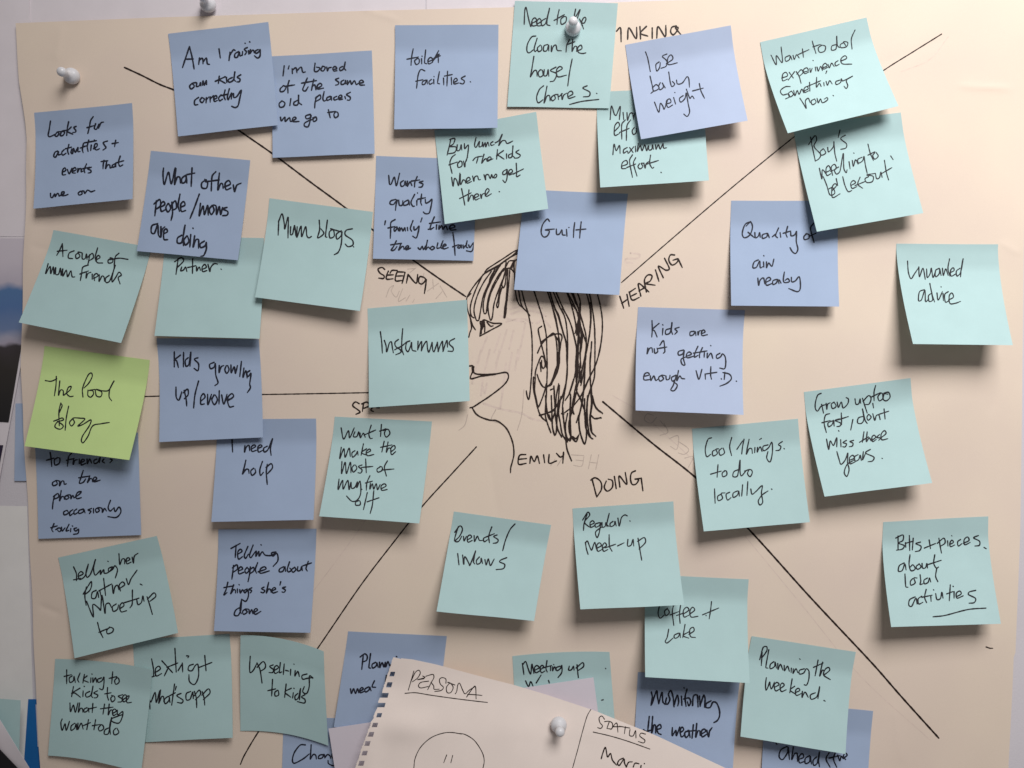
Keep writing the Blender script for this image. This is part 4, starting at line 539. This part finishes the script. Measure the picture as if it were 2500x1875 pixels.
note('teal', [(1398, 1242), (1644, 1224), (1670, 1476), (1417, 1488)], .3, 25, 22,
 'teal note reading Regular Meet-up', w=2.9, traced=[
 ('K', "737,1123 715,1190 709,1248;703,1167 742,1108 757,1130 718,1182 742,1212 767,1227;758,1207 792,1190 780,1173 760,1190 768,1223 797,1210;832,1188 800,1200 805,1223 832,1210 842,1188 832,1260 815,1303 803,1260 852,1220;852,1188 855,1223 877,1215 882,1188 892,1218;908,1116 890,1200 907,1217;937,1178 915,1195 920,1218 947,1205 952,1178 962,1213;975,1153 985,1213 1002,1150 1027,1128 1048,1136|1067,1174 1070,1177|724,1340 732,1390 745,1433;724,1345 740,1330 757,1372 772,1400 786,1362 797,1340 806,1372 815,1405;808,1387 847,1365 832,1343 812,1365 820,1408 852,1395;855,1387 887,1365 873,1343 855,1370 865,1408 897,1395;907,1281 910,1370 930,1408;878,1382 958,1354|973,1367 1023,1343|1052,1318 1050,1367 1077,1360 1092,1318 1097,1368;1130,1308 1145,1400 1159,1478;1128,1332 1177,1303 1187,1340 1138,1392")])
note('blue', [(1557, 1640), (1808, 1650), (1788, 1905), (1545, 1888)], .3, 3, 11,
 'blue note reading monitoring the weather, below the coffee note', w=3.7, traced=[
 ('q', "1195,395 1205,450 1192,540;1200,530 1250,385 1262,450 1275,520;1275,520 1310,400 1320,500 1345,530;1360,460 1350,500 1365,530 1395,480 1380,420 1405,380 1430,450 1440,555;1440,540 1475,430 1490,500 1480,545;1520,440 1525,540;1548,350 1550,353;1580,365 1560,450 1570,550;1545,470 1600,460 1620,500 1600,545 1585,500;1640,540 1650,440 1690,430 1700,555;1715,440 1722,550;1722,545 1760,430 1775,470 1770,560;1840,490 1790,520 1785,560 1830,560 1860,505 1900,515 1930,590 1930,660 1905,705 1870,725"),
 ('O', "1217,1261 1205,1373;1173,1362 1190,1377 1242,1363;1243,1261 1235,1388 1252,1328 1264,1328 1267,1388;1273,1362 1307,1350 1300,1323 1275,1345 1285,1388 1308,1400|1395,1347 1395,1408 1422,1368 1427,1408 1452,1342;1453,1387 1482,1365 1470,1343 1455,1370 1465,1418 1492,1400;1517,1368 1490,1390 1500,1423 1522,1400 1522,1368 1532,1423;1557,1326 1547,1428;1498,1377 1582,1368;1583,1316 1575,1418 1592,1373 1607,1373 1610,1408;1618,1397 1652,1375 1640,1358 1620,1375 1625,1418 1657,1400;1660,1368 1675,1418 1682,1375 1701,1347")])
note('blue', [(1870, 1712), (2133, 1737), (2112, 1985), (1855, 1962)], .3, 4, 5,
 'blue note reading ahead (the, cut off by the bottom edge', w=3.2, traced=[
 ('P', "300,1470 306,1476|382,1493 335,1520 323,1572 350,1593 387,1540 392,1498 402,1593;432,1497 420,1593 442,1548 462,1548 464,1608;473,1592 512,1575 500,1548 475,1575 480,1618 512,1610;557,1563 525,1585 525,1623 557,1610 562,1568 572,1628;612,1573 585,1600 590,1638 617,1620 633,1536 627,1600 634,1648|707,1542 685,1590 716,1653;757,1537 742,1590 767,1653;708,1582 793,1563;775,1558 790,1603 802,1568 817,1588;820,1582 847,1560 832,1543 818,1570 835,1593")])
note('teal', [(1834, 1552), (2090, 1592), (2064, 1840.5), (1807, 1797)], .6, 15, 13,
 'teal note reading Planning the weekend', w=2.9, traced=[
 ('P', "192,767 185,868;173,822 200,728 227,723 227,755 188,812;243,746 220,883 237,888;282,838 255,860 255,893 287,875 292,843 302,888;312,853 315,898 332,858 352,903;362,868 365,908 387,873 402,913;417,888 415,923;480,816 485,820;432,893 430,928 452,893 467,923;517,893 480,905 480,933 512,925 532,893 552,910 552,970 535,1018 516,1016|623,826 600,948;588,882 663,848;658,841 635,948 657,903 667,908 667,943;668,942 712,905 705,883 680,895 665,940 718,977|224,962 218,1010 221,1058 238,1030 250,995 254,1025 262,1048 276,1025 286,995;285,1037 322,1015 305,998 285,1020 295,1063 327,1050;330,1047 362,1020 345,1003 330,1030 340,1068 377,1055;423,971 405,1078;442,1028 408,1057 447,1087;448,1077 482,1060 470,1043 450,1060 455,1098 492,1085;502,1068 500,1113 522,1073 547,1113;602,1078 565,1095 570,1128 607,1115 622,1090 635,1031 622,1123|668,1137 678,1143")])
note('blue', [(850, 1541.5), (1091, 1552.5), (1062, 1792), (815, 1774.7)], .3, 4, 3,
 'blue note reading Planning meal, half under the spiral page', w=3.5, traced=[
 ('N', "907,787 895,898;883,802 917,778 937,795 932,827 898,842;963,776 950,883 962,888;1002,843 975,860 980,888 1007,870 1012,848 1022,883;1032,843 1035,883 1052,846 1067,878 1077,843 1080,878 1097,838 1112,868 1135,850;1162,798 1166,801;1150,840 1155,870|808,1048 815,1083 832,1048 847,1083 862,1048 872,1078;878,1067 907,1050 895,1038 880,1055 885,1078 912,1068;947,1033 920,1050 925,1073 952,1055 957,1036 967,1063;993,986 975,1030 1002,1036|1085,945 1080,995 1100,985;1075,1030 1070,1050")])
note('teal', [(1251, 1604), (1488, 1592), (1508, 1850), (1266, 1860)], .3, 2, 3,
 'teal note reading Meeting up, behind the spiral page', w=3.1, sag=5, traced=[
 ('O', "238,852 250,938;240,862 264,838 282,890 302,933 312,858 327,928;328,907 367,885 350,868 332,885 340,923 372,910;375,902 402,880 390,866 375,885 385,923 412,910;428,831 420,890 430,918;393,887 463,868;457,878 455,908;479,860 482,863;472,878 472,908 487,878 497,903;527,873 500,885 505,908 532,890 542,868 542,920 513,961|600,873 595,903 617,900 632,873 637,903;660,863 665,920 670,961;653,887 702,846 710,875 668,907|263,987 285,1030 302,993 322,1030;345,1002 382,942;440,983 446,1003;850,1135 862,1132;880,890 882,893")])

# lilac slips behind the page
def slip(q, h, label, cu):
    o, _ = flat_sheet('paper_slip', q, h, M['lilac'], .0003, 16, cu); tag(o, label, 'paper')
slip([(802, 1779), (1010, 1748), (1050, 1960), (835, 1990)], .0075, 'pale lilac slip behind the torn edge of the spiral page', lambda u, v: .0008 * np.sin(u * 3))
slip([(1236, 1686), (1449, 1654), (1478, 1872), (1260, 1900)], .0068, 'pale lilac slip showing above the spiral page beside the pin', lambda u, v: .0008 * np.sin(u * 3))

# ------------------------------------------------------------------ spiral notebook page
def page_h(px, py):
    h = .0085 + .0012 * np.sin((px - 900) / 190.0) + .16 * (py - 1600) * S * ss(1560, 1800, py)
    h = h + .0022 * np.exp(-(((px - 985) / 60.0) ** 2 + ((py - 1775) / 38.0) ** 2)) - .0009 * np.exp(-(((px - 960) / 45.0) ** 2 + ((py - 1670) / 30.0) ** 2))
    h = h - .0015 * np.exp(-(((px - 1362) / 70.0) ** 2 + ((py - 1770) / 70.0) ** 2))
    h = h + .0010 * np.exp(-((px - 900) / 26.0) ** 2) + .004 * ss(1480, 1790, px)
    return h
zx = lambda x: 860 + x / 4.424
zy = lambda y: 1600 + y / 4.424
def edge_x(y):      # outer torn edge in photo px
    return np.interp(y, [zy(20), zy(300), zy(620), zy(900), zy(1217), 1980], [zx(440), zx(352), zx(245), zx(140), zx(30), 820])
holes = [(432, 202, 52, 50), (400, 318, 56, 56), (362, 432, 52, 52), (330, 537, 48, 48), (290, 646, 54, 46), (246, 752, 56, 48), (203, 853, 56, 52), (163, 952, 56, 52), (133, 1056, 56, 50), (98, 1166, 58, 54)]
tcx = [961, 1010, 1068, 1135, 1195, 1257, 1330, 1453, 1600, 1771, 1990]
tcy = [1605, 1610, 1622, 1640, 1656, 1672, 1694, 1735, 1795, 1875, 1985]
STRIP = 21.0         # width of the perforated strip
def top_y(x): return np.interp(x, tcx, tcy)
Vp, Fp = [], []
def addgrid(fx, na, nb):
    """fx(a,b)->px,py with a down, b across"""
    b0 = len(Vp); a, b = np.meshgrid(np.linspace(0, 1, na), np.linspace(0, 1, nb), indexing='ij')
    px, py = fx(a.ravel(), b.ravel())
    for x, y in zip(px, py): Vp.append((x, y))
    for i in range(na - 1):
        for j in range(nb - 1):
            k = b0 + i * nb + j; Fp.append((k, k + nb, k + nb + 1, k + 1))
xi = lambda y: edge_x(y) + STRIP
def main(a, b):
    # right of the strip: columns run from the top curve down to y=1980
    bx = b ** 1.15
    xt = 982 + bx * (1985 - 982); yt = top_y(xt)
    y = yt + a * (1985 - yt)
    x0 = xi(y)
    x = x0 + bx * (1990 - x0)
    x = np.where(bx > 0, x * a + (1 - a) * (xt), xt) if False else xt * (1 - a) + a * (xi(1985.0) + bx * (1990 - xi(1985.0)))
    # keep the left border on the inner strip line
    corr = (xi(y) - (xt[0] * (1 - a) + a * xi(1985.0))) * (1 - bx) ** 6
    return x + corr, y
addgrid(main, 60, 90)
rr = random.Random(5)
ys = [zy(20)]
for (hx, hy, hw, hh) in holes: ys += [zy(hy - hh / 2), zy(hy + hh / 2)]
ys.append(1985)
for i in range(len(ys) - 1):
    y0, y1 = ys[i], ys[i + 1]
    if i % 2 == 0:      # solid tooth
        r0, r1 = rr.uniform(-1.5, 1.5), rr.uniform(-1.5, 1.5)
        def f(a, b, y0=y0, y1=y1, r0=r0, r1=r1):
            y = y0 + a * (y1 - y0)
            yb = np.where((b < 1) & (i == 0), y, y)
            e = edge_x(y) + r0 * (1 - a) + r1 * a + .8 * np.sin(y * 2.1)
            inner = edge_x(y) + STRIP + (.6 if True else 0)
            return e + b * (inner - e), y + (b * 5.0 * (1 - a) if i == 0 else 0)
        addgrid(f, 6 if i < len(ys) - 2 else 12, 5)
    else:               # hole: a ragged outer sliver and a strip on the inside
        k = i // 2; hx, hy, hw, hh = holes[k]
        xl_, xr_ = zx(hx - hw / 2), zx(hx + hw / 2)
        torn = k in (2, 3)
        sl = -0.27
        def fi(a, b, y0=y0, y1=y1):
            y = y0 + a * (y1 - y0); xa = xr_ + (y - (y0 + y1) / 2) * sl; xb = edge_x(y) + STRIP + .6
            xa = np.minimum(xa, xb - .4)
            return xa + b * (xb - xa), y
        addgrid(fi, 4, 2)
        if not torn:
            def fo(a, b, y0=y0, y1=y1):
                y = y0 + a * (y1 - y0); xb = xl_ + (y - (y0 + y1) / 2) * sl + .5 * np.sin(y * 3); xa = np.minimum(edge_x(y) + .9 * np.sin(y * 1.7), xb - 1.2)
                return xa + b * (xb - xa), y
            addgrid(fo, 6, 2)
nmain = 60 * 90; Vp = np.array(Vp)
Pg = unproj(Vp[:, 0], Vp[:, 1], page_h(Vp[:, 0], Vp[:, 1]) - np.where(np.arange(len(Vp)) < nmain, 0, .00004))
porg = Pg[0].copy()
page = link('spiral_notebook_page', Pg - porg, Fp, M['page'], None, tuple(porg))
sol = page.modifiers.new('thickness', 'SOLIDIFY'); sol.thickness = .00015; sol.offset = -1; sol.use_rim = False
tag(page, 'notebook page torn from a spiral pad reading PERSONA and STATUS', 'paper')
on_page = lambda x, y, dh: unproj(x, y, page_h(x, y) + dh + .00008)
PG = [('p', "665,170 640,260 605,375;635,280 680,185 718,160 735,190 705,245 650,285"),
 ('p', "760,222 785,240 705,262 775,252;825,278 740,292 715,330 740,352 820,336"),
 ('p', "795,225 870,205 882,238 850,300 815,370;850,290 880,330 885,365 940,365"),
 ('p', "1012,300 1010,255 970,240 942,262 952,310 985,345 960,378 890,390"),
 ('p', "1050,300 1018,345 1025,400 1065,400 1090,345 1060,300 1030,290 1110,320;1112,415 1128,390 1140,320 1160,300 1195,380 1220,415 1265,375 1330,335;1235,450 1290,370 1330,335 1338,470;1245,420 1330,425 1402,432"),
 ('p', "570,410 680,403 850,430 1100,465 1300,490 1460,508"),
 ('q', "690,690 662,655 632,675 640,725 668,760 650,788 615,780;740,720 715,790;690,715 740,712 775,735 770,790 720,790;760,800 820,730 835,830;780,770 880,770;915,770 905,845;850,765 965,785;965,800 960,862 1000,868 1025,812 1030,892;1132,850 1085,840 1072,872 1125,915 1112,945 1055,930"),
 ('q', "568,828 750,870 950,930 1180,1012")]
for t_, s_ in PG[:5]: ink_on(page, porg, on_page, [tr(t_, s_)], 1.9, M['inkbrown'], 'handwriting')
ink_on(page, porg, on_page, [tr(*PG[5])], 2.1, M['inkbrown'], 'underline')
ink_on(page, porg, on_page, [tr(*PG[6])], 2.0, M['inkbrown'], 'handwriting')
ink_on(page, porg, on_page, [tr(*PG[7])], 2.1, M['inkbrown'], 'underline')
ink_on(page, porg, on_page, [tr('q', "655,1115 670,1060 700,995 722,1095 755,1060 775,1130 820,1185;892,1110 850,1130 830,1170 850,1188 900,1120 905,1160 925,1205;925,1205 950,1155 990,1150;1000,1205 1020,1165 1062,1170;1085,1190 1078,1235;1120,1168 1122,1170")], 2.9, M['inkbrown'], 'handwriting')
ink_on(page, porg, on_page, [tr('p', "665,1217 680,1110 740,990 850,890 980,840 1080,833 1180,850;1150,843 1220,855 1320,920 1400,1040 1425,1130 1412,1217 1380,1330;1020,1075 988,1160;1085,1080 1065,1160;665,1217 670,1330")], 2.0, M['inkbrown'], 'face_doodle')
ink_on(page, porg, on_page, [tr('q', "542,583 500,660 450,830 400,1020 345,1217 320,1320")], 1.9, M['inkbrown'], 'ruled_line')

# ------------------------------------------------------------------ push pins
def lathe(prof, n=28):
    V, F = [], []
    for (r, y) in prof:
        for i in range(n):
            a = 2 * math.pi * i / n; V.append((r * math.cos(a), -y, r * math.sin(a)))
    for j in range(len(prof) - 1):
        for i in range(n):
            a, b = j * n + i, j * n + (i + 1) % n; F.append((a, b, b + n, a + n))
    F.append(tuple(range(n - 1, -1, -1))); F.append(tuple((len(prof) - 1) * n + i for i in range(n)))
    return V, F
def prof_smooth(p):
    P = smooth([(a * 1000, b * 1000) for a, b in p], .35) / 1000; return [(max(1e-5, float(a)), float(b)) for a, b in P]
prof = prof_smooth([(.0002, .0008), (.0040, .0010), (.0056, .0024), (.0059, .0045), (.0053, .0066), (.0036, .0084), (.0026, .0100), (.0024, .0118), (.0029, .0136), (.0034, .0155), (.0031, .0174), (.0018, .0187), (.0002, .0191)])
def pin(px, py, h0, tx_, tz_, label):
    P = unproj(np.array(float(px)), np.array(float(py)), np.array(h0))
    e = bpy.data.objects.new('push_pin', None); sc.collection.objects.link(e); e.location = tuple(P)
    e.empty_display_size = .01; e.rotation_euler = (tx_, 0, tz_)
    tag(e, label, 'push pin', 'white push pins')
    V, F = lathe(prof); link('pin_head', V, F, M['plastic'], e)
    V, F = lathe([(.0006, -.006), (.0006, .0014)], 10); link('needle', V, F, M['steel'], e)
R = math.radians
pin(183, 189, .0030, R(7), R(-4), 'white push pin at the top left corner of the buff sheet')
pin(1399, 74, .0040, R(2), R(-4), 'white push pin through the teal chores note')
pin(1363, 1764, float(page_h(1363., 1764.)), R(0), R(1), 'white push pin through the spiral notebook page')
pin(512, 17, .0012, R(0), R(3), 'white push pin cut off by the top edge, above the buff sheet')
